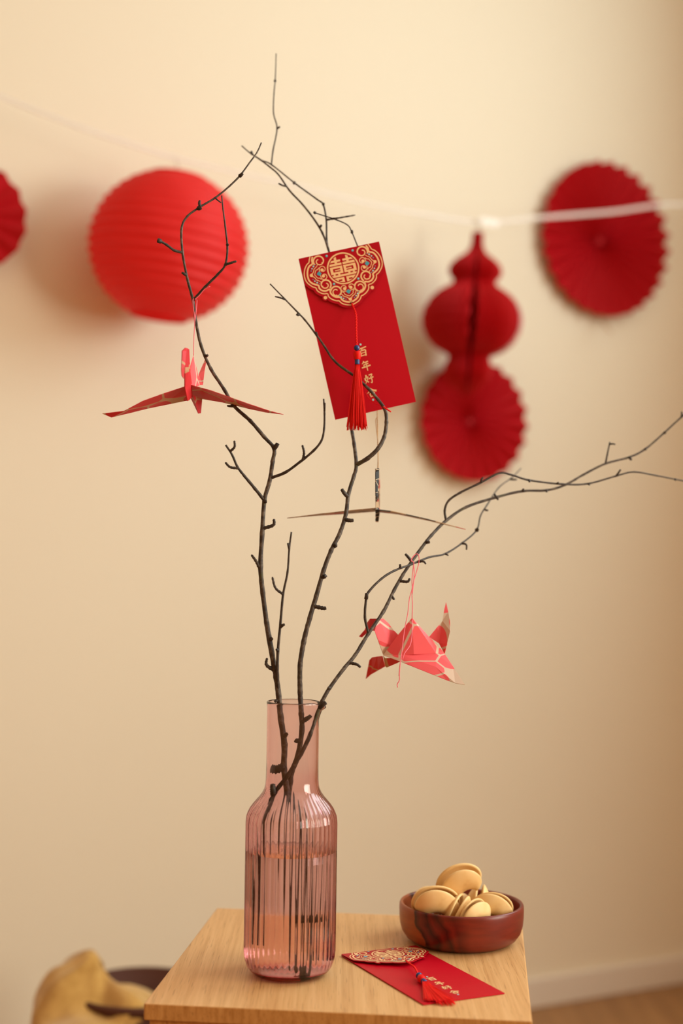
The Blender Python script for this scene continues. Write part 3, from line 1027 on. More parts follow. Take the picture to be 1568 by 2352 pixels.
def envelope(label, origin, ux, vy, nz, lift, tassel_fn):
    """origin: top left corner; ux right, vy down, nz out of the front face; lift: height of the flap tip off the pocket"""
    def W(u, v_, h):
        return origin + ux * u + vy * v_ + nz * h
    root = thing('red_envelope', label, 'envelope', W(half, ENV_L, 0), 'red envelopes with gold seal and tassel')
    t = 0.0009
    # pocket: folded card, a touch of bulge in the middle
    nx, ny = 6, 10
    v_, f_ = [], []
    for side in (1, -1):
        for j in range(ny + 1):
            for i in range(nx + 1):
                x, y = i / nx, j / ny
                h = t * (0.5 + 0.7 * math.sin(PI * x) * math.sin(PI * y)) * (1 if side > 0 else 0) if side > 0 else -t * 0.5
                v_.append(W(ENV_W * x, ENV_L * y, h))
    off = (nx + 1) * (ny + 1)
    for j in range(ny):
        for i in range(nx):
            q = [j * (nx + 1) + i, j * (nx + 1) + i + 1, (j + 1) * (nx + 1) + i + 1, (j + 1) * (nx + 1) + i]
            f_.append((q[0], q[3], q[2], q[1]))
            f_.append(tuple(off + k for k in q))
    edge = [i for i in range(nx + 1)] + [j * (nx + 1) + nx for j in range(1, ny + 1)] + [ny * (nx + 1) + i for i in range(nx - 1, -1, -1)] + [j * (nx + 1) for j in range(ny - 1, 0, -1)]
    for k in range(len(edge)):
        a, b = edge[k], edge[(k + 1) % len(edge)]
        f_.append((a, b, off + b, off + a))
    fix_normals(build('pocket', v_, f_, M['envelope'], root))

    def fh(v2):                                  # flap height above the pocket along its length
        return t * 1.45 + lift * max(0, (v2 / 0.062)) ** 1.6

    # flap outline: cloud collar grown by a margin, widened to the full envelope width at the top
    C = [Vector((p[0], p[1], 0)) for p in OUT]
    C = catmull(C, 3)
    grow = []
    for i, p in enumerate(C):
        tt = (C[min(i + 1, len(C) - 1)] - C[max(i - 1, 0)]).normalized()
        nn = Vector((-tt.y, tt.x, 0))
        q = p + nn * 0.0033
        q.x = min(max(q.x, 0.0002), ENV_W - 0.0002)
        grow.append((q.x, max(q.y, 0.0004)))
    # tabs with the dots
    tabc = c8(460, 1027)
    poly = [(0.0002, 0.0)]
    for p in grow:
        if p[1] > 0.012:
            poly.append(p)
    poly.append((ENV_W - 0.0002, 0.0))
    rows = 24
    bm = bmesh.new()
    vs = [bm.verts.new((p[0], p[1], 0)) for p in poly]
    try:
        fc = bm.faces.new(vs)
    except ValueError:
        fc = None
    bmesh.ops.triangulate(bm, faces=bm.faces[:])
    for k in range(1, rows):
        bmesh.ops.bisect_plane(bm, geom=bm.verts[:] + bm.edges[:] + bm.faces[:], plane_co=(0, 0.065 * k / rows, 0), plane_no=(0, 1, 0))
    bm.verts.index_update()
    fv = [W(x.co.x, x.co.y, fh(x.co.y)) for x in bm.verts]
    ff_ = [tuple(x.index for x in f.verts) for f in bm.faces]
    bm.free()
    mbx = MB().add(fv, ff_)
    for u in (tabc[0], ENV_W - tabc[0]):
        k = 16
        pts_ = [W(u + 0.0034 * math.cos(2 * PI * i / k), tabc[1] + 0.0034 * math.sin(2 * PI * i / k), fh(tabc[1]) - 0.00004) for i in range(k)]
        mbx.add(pts_, [tuple(range(k))])
    fl = fix_normals(mbx.build('flap', M['flap'], root))
    solid(fl, 0.0005)

    def put(pr, name, mat_, parent, hf, lab=None):
        v2 = [W(p[0], p[1], hf(p[1])) for p in pr.v]
        o_ = build(name, v2, pr.f, mat_, parent)
        if lab:
            o_['label'] = lab
        return o_
    g_, t_, p_ = flap_prints()
    put(g_, 'gold_print', M['gold'], fl, lambda v2: fh(v2) + 0.00040, 'gold cloud collar border and double happiness seal')
    put(t_, 'turquoise_print', M['teal'], fl, lambda v2: fh(v2) + 0.00046)
    put(p_, 'turquoise_highlight_print', M['teal_light'], fl, lambda v2: fh(v2) + 0.00052)
    g_ = text_print()
    put(g_, 'gold_lettering', M['gold'], root, lambda v2: t * (0.5 + 0.7 * math.sin(PI * min(1, v2 / ENV_L))) + 0.00025, 'column of four gold brush characters')
    for b in (225.5, 357):
        p_ = Print()
        p_.disc((half, b * PXM), 1.15 * MM, 12)
        put(p_, 'turquoise_dot', M['teal_light'], root, lambda v2: t * (0.5 + 0.7 * math.sin(PI * min(1, v2 / ENV_L))) + 0.00025)
    # eyelet at the flap tip
    hc = c8(922, 1122)
    hu = half + 0.0004
    ey = MB()
    ey.tube([W(hu + 0.0013 * math.cos(a * PI / 6), hc[1] + 0.0013 * math.sin(a * PI / 6), fh(hc[1]) + 0.0004) for a in range(13)], 0.00035, 6, False)
    ey.build('eyelet', M['eyelet'], fl, True)
    tassel_fn(root, W(hu, hc[1] + 0.0006, fh(hc[1]) + 0.0007), W)
    return root


def twisted(mbx, pts, r, turns, sides=6):
    """two-ply cord along pts"""
    P = catmull(pts, 12)
    n = len(P)
    for ph in (0, PI):
        Q = []
        for i, p in enumerate(P):
            t = (P[min(i + 1, n - 1)] - P[max(i - 1, 0)]).normalized()
            a = t.cross(Vector((0.31, 0.9, 0.2))).normalized()
            b = t.cross(a)
            an = ph + turns * 2 * PI * i / n
            Q.append(p + (a * math.cos(an) + b * math.sin(an)) * r * 0.9)
        mbx.tube(Q, r, sides)
    return mbx


def sphere_data(c, r, axis_scale=(1, 1, 1), nu=16, nv=10):
    v_, f_ = [], []
    for j in range(nv + 1):
        th_ = PI * j / nv
        for i in range(nu):
            ph = 2 * PI * i / nu
            v_.append(Vector(c) + Vector((r * axis_scale[0] * math.sin(th_) * math.cos(ph), r * axis_scale[1] * math.sin(th_) * math.sin(ph), r * axis_scale[2] * math.cos(th_))))
    for j in range(nv):
        for i in range(nu):
            f_.append((j * nu + i, (j + 1) * nu + i, (j + 1) * nu + (i + 1) % nu, j * nu + (i + 1) % nu))
    return v_, f_


def make_tassel(root, cordpts, bead_c, bead_r, head_pts, head_r, bind_pts, bind_r, thread_fn, count):
    """cord > bead > red head > blue binding > loose threads"""
    mb2 = MB()
    random.seed(21)
    for i in range(count):
        P, r = thread_fn(i)
        mb2.tube(P, r, 5)
    ts = mb2.build('tassel', M['thread'], root, True)
    ts['kind'] = 'stuff'
    mb2 = MB()
    twisted(mb2, cordpts, 0.00062, 9)
    mb2.build('cord', M['thread'], ts, True)
    v_, f_ = sphere_data(bead_c, bead_r)
    build('bead', v_, f_, M['blue'], ts, True)['label'] = 'round blue bead'
    P = catmull(head_pts, 8)
    n = len(P)
    R = [head_r * (0.55 + 0.45 * math.sin(PI * (0.18 + 0.66 * i / (n - 1)))) for i in range(n)]
    v_, f_ = tube_data(P, R, 20)
    v_ = [P[min(i // 20, n - 1)] + (x - P[min(i // 20, n - 1)]) * (1 + 0.06 * ((i % 20) % 2)) for i, x in enumerate(v_)]
    build('tassel_head', v_, f_, M['thread'], ts, True)
    P = catmull(bind_pts, 8)
    v_, f_ = tube_data(P, [bind_r * (1.0 if i % 2 else 0.93) for i in range(len(P))], 16)
    build('binding', v_, f_, M['blue_thread'], ts, True)['label'] = 'blue thread binding'


# hanging envelope
HD = 1.490
cTL, cTR, cBR, cBL = at(680, 592, HD), at(867, 556, HD + 0.004), at(960, 922, HD + 0.004), at(773, 968, HD)
ux = ((cTR - cTL) + (cBR - cBL)).normalized()
vy = ((cBL - cTL) + (cBR - cTR))
vy = (vy - ux * vy.dot(ux)).normalized()
nz = vy.cross(ux) * -1
if nz.y > 0:
    nz = -nz
cen = (cTL + cTR + cBR + cBL) / 4
org = cen - ux * half - vy * ENV_L / 2


def hang_tassel(root, hole, W):
    td = 1.4715
    pts_ = [hole, at(817, 722, 1.481), at(818, 760, 1.475), at(819, 796, td)]
    top = at(820, 838, td)

    def fn(i):
        a = random.uniform(0, 2 * PI)
        q = math.sqrt(random.uniform(0.05, 1))
        dx, dy = math.cos(a) * q, math.sin(a) * q
        ln = random.uniform(141, 153)
        s = dx * 25 + random.uniform(-2, 2)
        if i % 11 == 0:
            s *= 1.12
        P = []
        for k in range(6):
            t_ = k / 5
            x_ = 820 + dx * 4.5 + (s - dx * 4.5) * t_ ** 0.9 + math.sin(i + k) * 0.5
            P.append(at(x_, 836 + ln * t_, td + dy * (0.0016 + 0.0025 * t_)))
        return catmull(P, 2), 0.00034
    make_tassel(root, pts_, at(819, 799, td), 0.0031, [at(819, 807, td), at(820, 816, td), at(820, 826, td)], 0.0038,
                [at(820, 822, td), at(820, 837, td)], 0.0026, fn, 110)
    # thin red thread tied round the branch near the lower edge
    mb2 = MB()
    mb2.tube(catmull([at(838, 900, 1.484), at(850, 918, 1.484), at(872, 932, 1.478), at(884, 936, 1.464), at(897, 945, 1.462)], 5), 0.00035, 5)
    mb2.tube(catmull([at(880, 934, 1.463), at(888, 940, 1.462), at(898, 946, 1.462)], 4), 0.0008, 5)
    mb2.build('tie_thread', M['thread'], root, True)


envelope('red envelope with gold seal hanging tilted among the branches', org, ux, vy, nz, 0.0030, hang_tassel)

# envelope lying on the table
a_, b_, c_ = ontable(785, 2198), ontable(970, 2309), ontable(1162, 2281)
vy2 = (b_ - a_)
vy2.z = 0
vy2.normalize()
ux2 = Vector((-vy2.y, vy2.x, 0))
if ux2.dot(c_ - b_) < 0:
    ux2 = -ux2
org2 = (a_ + b_ - vy2 * ENV_L) / 2 + Z * 0.0009


def table_tassel(root, hole, W):
    zt = TABLE_Z
    top = 0.0021
    q = lambda px, py, h: ontable(px, py, zt + h)
    pts_ = [hole, q(950, 2220, 0.0075), q(957, 2231, 0.0062), q(962, 2240, 0.0062)]
    b0 = q(975, 2256, 0.0052)

    def fn(i):
        u = random.uniform(-1, 1)
        hh = random.uniform(0.0, 1.0)
        lx = 1012 + u * 38 + random.uniform(-3, 3)
        ly = 2309 + u * 4 - abs(u) * 4 + random.uniform(-5, 4)
        e = q(lx, ly, 0.0)
        s_ = b0 + Vector((0.0022 * u, 0, 0.0018 * hh))
        P = []
        for k in range(7):
            t_ = k / 6
            p = s_.lerp(Vector((e.x, e.y, 0)) + Z * s_.z, t_)
            on = org2.xy
            rel = Vector((p.x - org2.x, p.y - org2.y, 0))
            uu, vv_ = rel.dot(ux2), rel.dot(vy2)
            floor_ = 0.0023 if (0 < uu < ENV_W and 0 < vv_ < ENV_L + 0.004) else 0.0006
            p.z = max(zt + floor_ + 0.0004 + 0.0022 * hh * (1 - 0.6 * t_), zt + (0.0052 + 0.0016 * hh) * (1 - t_ * 1.7))
            P.append(p)
        return catmull(P, 2), 0.00036
    make_tassel(root, pts_, q(962, 2241, 0.0060), 0.0032, [q(965, 2245, 0.0058), q(968, 2249, 0.0058), q(971, 2252, 0.0055)], 0.0038,
                [q(970, 2251, 0.0054), q(976, 2257, 0.0052)], 0.0026, fn, 120)


envelope('red envelope with gold seal lying on the table before the bowl', org2, ux2, vy2, Z.copy(), 0.0032, table_tassel)


# ------------------------------------------------------------------ origami cranes
def sheet(name, root, pts, faces, material, t=0.00045):
    o_ = build(name, [at(*p) for p in pts], faces, material, root)
    return solid(o_, t)


def thread_part(root, chains, r, material, name='hanging_thread'):
    mb2 = MB()
    for c in chains:
        mb2.tube(catmull([at(*p) for p in c], 6), r, 6)
    return mb2.build(name, material, root, True)


# crane at the left, head towards the viewer
D = 1.398
cA = thing('paper_crane', 'red origami crane with spread wings hanging at the left', 'paper crane', at(440, 950, D), 'origami cranes on the branches')
mt = M['crane_red_shaded']
sheet('wing', cA, [(430, 886, D - .012), (378, 903, D - .018), (328, 921, D - .016), (285, 944, D - .008), (256, 958.5, D), (235, 950, D - .003),
                   (300, 948, D + .004), (340, 938, D + .012), (399, 926, D + .020), (434, 919, D + .022),
                   (345, 931, D + .002), (395, 914, D + .004), (432, 904, D + .005)],
      [(0, 1, 11, 12), (1, 2, 10, 11), (2, 3, 6, 10), (3, 4, 6), (4, 3, 5), (10, 6, 7), (11, 10, 7, 8), (12, 11, 8, 9)], mt)
sheet('wing', cA, [(434, 883, D - .012), (485, 897, D - .018), (566, 926, D - .012), (620, 944, D - .004), (651, 952, D),
                   (610, 947, D + .004), (572, 939, D + .010), (510, 924, D + .018), (463, 916, D + .022), (436, 910, D + .022),
                   (500, 909, D + .002), (570, 932, D + .002)],
      [(0, 1, 10, 9), (1, 2, 11, 10), (2, 3, 5, 11), (3, 4, 5), (11, 5, 6), (10, 11, 6, 7), (9, 10, 7, 8)], mt)
sheet('neck', cA, [(424, 890, D - .022), (430, 921, D - .014), (438, 912, D - .006), (437, 880, D - .016), (433, 850, D - .030), (431, 800, D - .040), (426, 799, D - .042), (424, 850, D - .034)],
      [(0, 1, 2, 3), (0, 3, 4, 7), (7, 4, 5, 6)], mt, 0.0012)
sheet('neck', cA, [(428, 892, D - .014), (433, 920, D - .008), (441, 911, D - .001), (440, 882, D - .008), (436, 850, D - .022), (434, 802, D - .034), (430, 801, D - .036), (429, 850, D - .026)],
      [(0, 1, 2, 3), (0, 3, 4, 7), (7, 4, 5, 6)], mt, 0.0008)
sheet('head', cA, [(431, 800, D - .040), (425, 799, D - .046), (418, 806, D - .050), (416, 850, D - .048), (417, 863, D - .048), (422, 870, D - .047), (424, 840, D - .046), (427, 806, D - .043)],
      [(0, 1, 7), (1, 2, 3, 6, 7), (3, 4, 5, 6)], mt, 0.0010)
sheet('back', cA, [(444, 816, D + .004), (434, 850, D - .006), (432, 886, D - .012), (446, 889, D - .008), (458, 886, D + .014), (452, 850, D + .008), (441, 886, D + .020)],
      [(0, 1, 2, 3), (0, 3, 4, 5), (0, 5, 4, 6), (0, 6, 2, 1)], M['crane_pink'])
sheet('tail', cA, [(478, 809, D + .066), (471, 826, D + .060), (456, 860, D + .034), (452, 884, D + .016), (466, 884, D + .020), (470, 850, D + .040)],
      [(0, 1, 5), (1, 2, 5), (2, 3, 4, 5)], M['crane_pink'])
sheet('belly', cA, [(444, 908, D - .004), (437, 912, D + .012), (455, 950, D + .006), (461, 949, D + .010), (464, 915, D + .016), (450, 912, D + .002)],
      [(0, 2, 3, 5), (5, 3, 4), (0, 1, 2)], mt)
thread_part(cA, [[(444, 817, D + .003), (445, 780, D + .002), (447, 735, D + .004), (443, 700, D + .006), (444, 686, D + .012), (450, 688, D + .016), (452, 692, D + .010), (450, 715, D + .006), (447, 740, D + .004)],
                 [(447, 688, D + .005), (458, 678, D + .004), (470, 664, D + .001), (482, 658, D - .001)]], 0.00045, M['pink_thread'])

# crane behind the middle branch, seen end on
D = 1.522
cB = thing('paper_crane', 'tan and black origami crane seen edge on beneath the hanging envelope', 'paper crane', at(866, 1198, D), 'origami cranes on the branches')
mt = M['crane_tan']
bk_ = M['crane_black']
sheet('neck', cB, [(864, 1172, D - .008), (863, 1130, D - .030), (863, 1077, D - .050), (869, 1076, D - .046), (868, 1130, D - .020), (867, 1172, D + .002)], [(0, 1, 4, 5), (1, 2, 3, 4)], bk_, 0.0016)
sheet('head', cB, [(863, 1077, D - .050), (869, 1076, D - .046), (870, 1082, D - .056), (866, 1142, D - .060), (863, 1140, D - .062), (862, 1085, D - .060)], [(0, 1, 2, 5), (5, 2, 3, 4)], bk_, 0.0010)
sheet('back', cB, [(866, 1098, D), (863, 1150, D - .020), (862, 1174, D - .026), (870, 1174, D - .024), (868, 1150, D + .020), (867, 1176, D + .030)], [(0, 1, 2, 3), (0, 3, 5, 4)], mt, 0.0006)
sheet('belly', cB, [(862, 1168, D - .030), (862, 1198, D - .004), (868, 1199, D - .002), (871, 1170, D - .026), (872, 1170, D + .02)], [(0, 1, 2, 3), (3, 2, 4)], bk_, 0.0010)
sheet('tail', cB, [(867, 1174, D + .012), (868, 1120, D + .040), (870, 1084, D + .062), (872, 1120, D + .036), (871, 1174, D + .006)], [(0, 1, 3, 4), (1, 2, 3)], mt, 0.0010)
sheet('wing', cB, [(862, 1167, D - .024), (800, 1173, D - .022), (730, 1181, D - .012), (659, 1190, D), (730, 1184, D + .016), (800, 1179.5, D + .024), (862, 1174.5, D + .028), (760, 1178, D + .002)],
      [(0, 1, 7), (1, 2, 7), (2, 3, 4, 7), (7, 4, 5), (7, 5, 6, 0)], mt, 0.0007)
sheet('wing', cB, [(871, 1171, D - .024), (900, 1174, D - .022), (980, 1192, D - .012), (1069, 1216, D), (980, 1195, D + .014), (905, 1179, D + .024), (871, 1176, D + .028), (940, 1184, D + .002)],
      [(0, 1, 7), (1, 2, 7), (2, 3, 4, 7), (7, 4, 5), (7, 5, 6, 0)], mt, 0.0007)
mb2 = MB()
twisted(mb2, [at(866, 1098, D), at(868, 1060, D), at(867, 1000, D), at(866, 930, D), at(866, 780, D - .004)], 0.00045, 22, 5)
mb2.tube(catmull([at(867, 1010, D - .001), at(863, 975, D - .002), at(863, 963, D - .002), at(866, 960, D - .002), at(867, 968, D - .001)], 4), 0.0004, 5)
mb2.build('hanging_twine', M['twine'], cB, True)

# crane at the right, seen from the side
D = 1.480
cC = thing('paper_crane', 'pink origami crane seen from the side hanging from the right branch', 'paper crane', at(945, 1575, D), 'origami cranes on the branches')
mt = M['crane_pink']
sheet('back', cC, [(946, 1419, D - .006), (914, 1458, D - .007), (880, 1504.5, D - .008), (921, 1504, D - .014), (950, 1503, D - .016), (1001, 1501, D - .012), (1020.7, 1502, D - .008), (1004, 1480, D - .006), (985, 1463, D - .005)],
      [(0, 1, 3), (1, 2, 3), (0, 3, 4), (0, 4, 5, 8), (8, 5, 6, 7)], mt)
sheet('back', cC, [(946, 1419, D - .003), (914, 1459, D + .006), (881, 1505, D + .006), (1019, 1503, D + .006), (985, 1464, D + .006)], [(0, 2, 1), (0, 3, 2), (0, 4, 3)], mt)
sheet('neck', cC, [(880, 1504, D - .004), (868, 1470, D - .012), (860, 1449, D - .016), (868, 1421, D - .010), (880, 1421, D - .004), (892, 1432, D), (903, 1447, D + .001), (914, 1458, D + .001), (897, 1482, D - .003)],
      [(0, 1, 8), (1, 2, 3, 8), (8, 3, 4, 5), (8, 5, 6, 7)], mt)
sheet('neck', cC, [(880, 1505, D + .006), (862, 1455, D + .012), (868, 1424, D + .010), (891, 1432, D + .004), (912, 1459, D + .004)], [(0, 1, 2, 3), (0, 3, 4)], mt)
sheet('head', cC, [(880, 1421, D - .004), (868, 1421, D - .010), (850, 1421, D + .002), (843, 1430, D + .010), (838, 1446, D + .014), (824, 1462, D + .016), (831, 1464, D + .014), (840, 1456, D + .012), (850, 1448, D + .004), (860, 1449, D - .014)],
      [(0, 1, 9), (1, 2, 8, 9), (2, 3, 7, 8), (3, 4, 7), (4, 5, 6, 7)], M['crane_plain'])
sheet('tail', cC, [(985, 1463, D), (1004, 1440, D + .004), (1016, 1426, D + .008), (1020, 1400, D + .016), (1024, 1383, D + .022), (1029, 1405, D + .014), (1033, 1427, D + .004), (1034, 1450, D - .006), (1027, 1478, D - .008), (1020.7, 1502, D - .006), (1008, 1478, D - .001)],
      [(0, 1, 10), (1, 2, 10), (2, 6, 7), (2, 3, 5, 6), (3, 4, 5), (2, 7, 8, 10), (10, 8, 9)], mt)
sheet('wing', cC, [(880, 1505, D - .009), (921, 1504.5, D - .015), (1001, 1501.5, D - .013), (1020.7, 1502, D - .009), (1040, 1531, D - .032), (1067, 1573, D - .062), (1045, 1569, D - .058), (1025, 1562, D - .052), (985, 1546, D - .042), (950, 1532, D - .032), (919, 1519.5, D - .022), (1000, 1532, D - .036)],
      [(0, 1, 10), (1, 2, 11, 9), (1, 9, 10), (2, 3, 4, 11), (4, 5, 6), (11, 4, 6, 7), (11, 7, 8), (11, 8, 9)], mt)
sheet('wing', cC, [(878, 1507, D + .004), (866, 1508, D + .018), (854, 1510, D + .030), (848, 1516, D + .034), (839.5, 1560, D + .055), (852, 1549, D + .046), (868, 1540, D + .034), (884, 1531, D + .018)],
      [(0, 1, 6, 7), (1, 2, 5, 6), (2, 3, 4, 5)], M['crane_red_shaded'])  # far wing: the darker paper paints its underside in shade
sheet('belly', cC, [(880, 1506, D - .006), (884, 1530, D + .002), (888, 1533, D + .004), (918, 1520, D - .010), (900, 1512, D - .012), (884, 1512, D - .006)], [(0, 1, 2, 5), (5, 2, 3, 4)], M['crane_red_shaded'])  # belly fold takes the same painted shade
thread_part(cC, [[(946, 1421, D - .008), (947, 1390, D - .010), (946, 1360, D - .010), (950, 1335, D - .010), (960, 1300, D - .008), (962, 1280, D - .010), (957, 1272, D - .006), (948, 1279, D - .008), (944, 1288, D - .010), (949, 1292, D - .010), (951, 1320, D - .010), (948, 1350, D - .012), (946, 1365, D - .011)],
                 [(950, 1292, D - .011), (946, 1330, D - .012), (946, 1352, D - .013), (940, 1375, D - .015), (936, 1410, D - .018), (928, 1450, D - .022), (922, 1500, D - .034), (918, 1530, D - .040), (916, 1552, D - .040)],
                 [(946, 1424, D - .010), (946, 1450, D - .020), (942, 1480, D - .028), (929, 1500, D - .034), (924, 1515, D - .036)],
                 [(919, 1522, D - .040), (917, 1548, D - .0405), (917, 1562, D - .040), (912, 1572, D - .040), (913, 1579, D - .040)]], 0.00050, M['pink_thread'])

# ------------------------------------------------------------------ bowl with fortune cookies
BC = at(1056, 2150, 1.540)
BX, BY = BC.x + 0.0012, 1.540
BR, BH = 0.0667, 0.0415
bp = [(0.0001, 0.0014), (0.030, 0.0010), (0.0455, 0.0), (0.0530, 0.0014), (0.0592, 0.0056), (0.0635, 0.0118), (0.0656, 0.0190), (0.0665, 0.0275), (0.0667, 0.0350), (0.0664, 0.0395), (0.0655, 0.0412), (0.0640, 0.0415), (0.0626, 0.0408), (0.0618, 0.0380),
      (0.0610, 0.0300), (0.0590, 0.0210), (0.0555, 0.0135), (0.0490, 0.0085), (0.036, 0.0066), (0.0001, 0.0062)]
bp2 = []
for i in range(len(bp) - 1):
    bp2 += [bp[i], ((bp[i][0] + bp[i + 1][0]) / 2, (bp[i][1] + bp[i + 1][1]) / 2)]
bp2.append(bp[-1])
vv, ff = lathe_data(bp2, 72, (BX, BY, TABLE_Z), None, closed=False)
bo = fix_normals(build('wooden_bowl', vv, ff, M['bowl'], None, True, loc=(BX, BY, TABLE_Z)))
tag(bo, 'dark red wooden bowl with an orange streak, full of fortune cookies', 'bowl')


def cookie_mesh(puff, seed, rho=0.62, close=0.90):
    """puffed half moon, bent at the middle of its fold"""
    v_, f_ = [], []
    nt_, ns = 10, 26
    for side in (1, -1):
        for j in range(nt_ + 1):
            t = j / nt_
            for i in range(ns + 1):
                s_ = -1 + 2 * i / ns
                ym = max(0.10, math.sqrt(max(0, 1 - s_ * s_)))
                y = t * ym
                z = side * (puff * math.sin(PI * (t ** 0.62) * close) * ym ** 0.55 + 0.012)
                z += 0.03 * math.sin(3.1 * s_ + seed) * t
                ang = s_ / rho * 0.92 * (1 + 0.05 * side * math.sin(seed))
                rad = rho * 0.42 + y * 0.92 + 0.03 * math.sin(5 * s_ + seed * 2 + side) * t
                v_.append(Vector((rad * math.sin(ang), z, rad * math.cos(ang) - 0.45)))
    k = (nt_ + 1) * (ns + 1)
    for q_ in (0, 1):
        for j in range(nt_):
            for i in range(ns):
                q = [q_ * k + j * (ns + 1) + i, q_ * k + j * (ns + 1) + i + 1, q_ * k + (j + 1) * (ns + 1) + i + 1, q_ * k + (j + 1) * (ns + 1) + i]
                f_.append(tuple(q if q_ == 0 else q[::-1]))
    for i in range(ns):                      # the fold closes the two halves
        f_.append((i + 1, i, k + i, k + i + 1))
    return v_, f_


def cookie(label, px, py, d, size, apex, legs, seed, puff=0.40, close=0.90):
    """apex: direction of the bend's crown; legs: direction from one tip to the other"""
    v_, f_ = cookie_mesh(puff, seed, close=close)
    me = bpy.data.meshes.new('fortune_cookie')
    az = Vector(apex).normalized()
    ax = Vector(legs)
    ax = (ax - az * ax.dot(az)).normalized()
    ay = az.cross(ax)
    me.from_pydata([tuple((ax * x.x + ay * x.y + az * x.z) * size) for x in v_], [], f_)
    bm_ = bmesh.new()
    bm_.from_mesh(me)
    bmesh.ops.recalc_face_normals(bm_, faces=bm_.faces)
    bm_.to_mesh(me)
    bm_.free()
    me.materials.append(M['cookie'])
    me.shade_smooth()
    o_ = bpy.data.objects.new('fortune_cookie', me)
    COL.objects.link(o_)
    o_.location = at(px, py, d)
    tag(o_, label, 'cookie', 'fortune cookies in the bowl')
    s_ = o_.modifiers.new('thickness', 'SOLIDIFY')
    s_.thickness = size * 0.10
    s_.offset = -1
    ss = o_.modifiers.new('smooth', 'SUBSURF')
    ss.levels = ss.render_levels = 1
    return o_


cookie('topmost fortune cookie, folded open on the heap in the bowl', 1058, 2036, 1.532, 0.0335, (-0.60, -0.42, 0.68), (0.74, -0.10, 0.62), 1, 0.36, 0.80)
cookie('large fortune cookie at the left front of the bowl', 1001, 2079, 1.510, 0.0320, (0.12, -0.45, 0.88), (0.97, 0.15, -0.12), 2, 0.42)
cookie('fortune cookie peeking out at the back left of the heap', 985, 2078, 1.553, 0.0270, (-0.1, 0.2, 0.95), (0.8, 0.5, 0.1), 3, 0.40)
cookie('fortune cookie with an upright slit right of the topmost one', 1097, 2078, 1.550, 0.0290, (0.05, -0.40, 0.90), (0.12, 0.95, 0.30), 4, 0.42)
cookie('fortune cookie at the right front against the bowl rim', 1130, 2092, 1.522, 0.0290, (-0.10, -0.15, 0.97), (0.95, -0.25, 0.0), 5, 0.42)
cookie('small fortune cookie tip in the middle front of the bowl', 1090, 2106, 1.500, 0.0260, (0.05, -0.2, 0.97), (0.75, 0.6, 0.1), 6, 0.40)
cookie('fortune cookie right of the large left one, half hidden behind the rim', 1050, 2096, 1.512, 0.0280, (0.3, -0.3, 0.9), (0.45, 0.85, 0.2), 7, 0.42)
cookie('fortune cookie low in the bowl under the topmost one', 1050, 2090, 1.560, 0.0270, (0.0, 0.1, 0.99), (0.95, 0.3, 0), 8, 0.40)


# ------------------------------------------------------------------ garland on the wall
def along_axis(p0, p1):
    z_ = (p1 - p0).normalized()
    x_ = Vector((0, 1, 0)).cross(z_).normalized() * -1
    y_ = z_.cross(x_)
    return x_, y_, z_


# white line
SL = [(-260, 120, 2.33), (-120, 175, 2.38), (0, 222, 2.42), (200, 298, 2.47), (400, 362, 2.53), (560, 400, 2.58), (700, 432, 2.63), (850, 468, 2.69), (1000, 497, 2.75), (1115, 511, 2.80), (1250, 499, 2.86), (1400, 487, 2.94), (1568, 470, 3.03), (1700, 455, 3.10)]
SP_ = [at(*p) for p in SL[:-1]]
SP_.insert(0, Vector((WALL_P - WALL_D * 1.75 + WALL_N * 0.004)) + Z * (SP_[0].z + 0.16))     # both ends are fixed to the wall
SP_.append(CORNER - WALL_D * 0.012 + WALL_N * 0.006 + Z * (SP_[-1].z + 0.012))
P = catmull(SP_, 6)
mb2 = MB()
vr, fr = [], []
for i, p in enumerate(P):
    for dz in (-0.0042, 0.0042):
        vr.append(p + Z * dz + WALL_N * 0.0)
for i in range(len(P) - 1):
    fr.append((2 * i, 2 * i + 1, 2 * i + 3, 2 * i + 2))
st = build('garland_ribbon', vr, fr, M['string'], None, True, loc=P[0])
solid(st, 0.0006)
tag(st, 'sagging white ribbon strung across the wall above the red decorations', 'ribbon')

# round paper lantern
LD = 2.49
ltop, lbot = at(411, 407, LD), at(364, 728, LD)
lc = (ltop + lbot) / 2
la = (ltop - lbot).normalized()
lx, ly, lz = along_axis(lbot, ltop)
LR = 187 * LD / F_PX
lan = thing('paper_lantern', 'large round red paper lantern with ribbed shade', 'lantern', lbot, )
NR = 17
prof = []
hh = (ltop - lbot).length / 2
cap_r = LR * 0.355
th0 = math.asin(min(0.999, cap_r / LR))
steps = NR * 6
rib_pts = []
for i in range(steps + 1):
    th_ = PI - th0 - (PI - 2 * th0) * i / steps
    dent = 0.042 * abs(math.sin(PI * i / 6)) ** 0.8
    r_ = LR * (1 - dent)
    prof.append((r_ * math.sin(th_), hh / math.cos(th0) * math.cos(th_) * (1 - dent * 0.3)))
vl, fl_ = [], []
segs = 96
for (r_, z_) in prof:
    for k in range(segs):
        an = 2 * PI * k / segs
        wr = 1 + 0.004 * math.sin(9 * an + z_ * 60)
        vl.append(lc + lz * z_ + (lx * math.cos(an) + ly * math.sin(an)) * r_ * wr)
for i in range(steps):
    for k in range(segs):
        k2 = (k + 1) % segs
        fl_.append((i * segs + k, i * segs + k2, (i + 1) * segs + k2, (i + 1) * segs + k))
build('shade', vl, fl_, M['lantern'], lan, True)
for zz, rr in ((prof[0][1], prof[0][0]), (prof[-1][1], prof[-1][0])):
    mb2 = MB()
    ringp = [lc + lz * zz + (lx * math.cos(2 * PI * k / 40) + ly * math.sin(2 * PI * k / 40)) * rr for k in range(41)]
    mb2.tube(ringp, 0.0016, 6, False)
    mb2.build('end_ring', M['lantern'], lan, True)
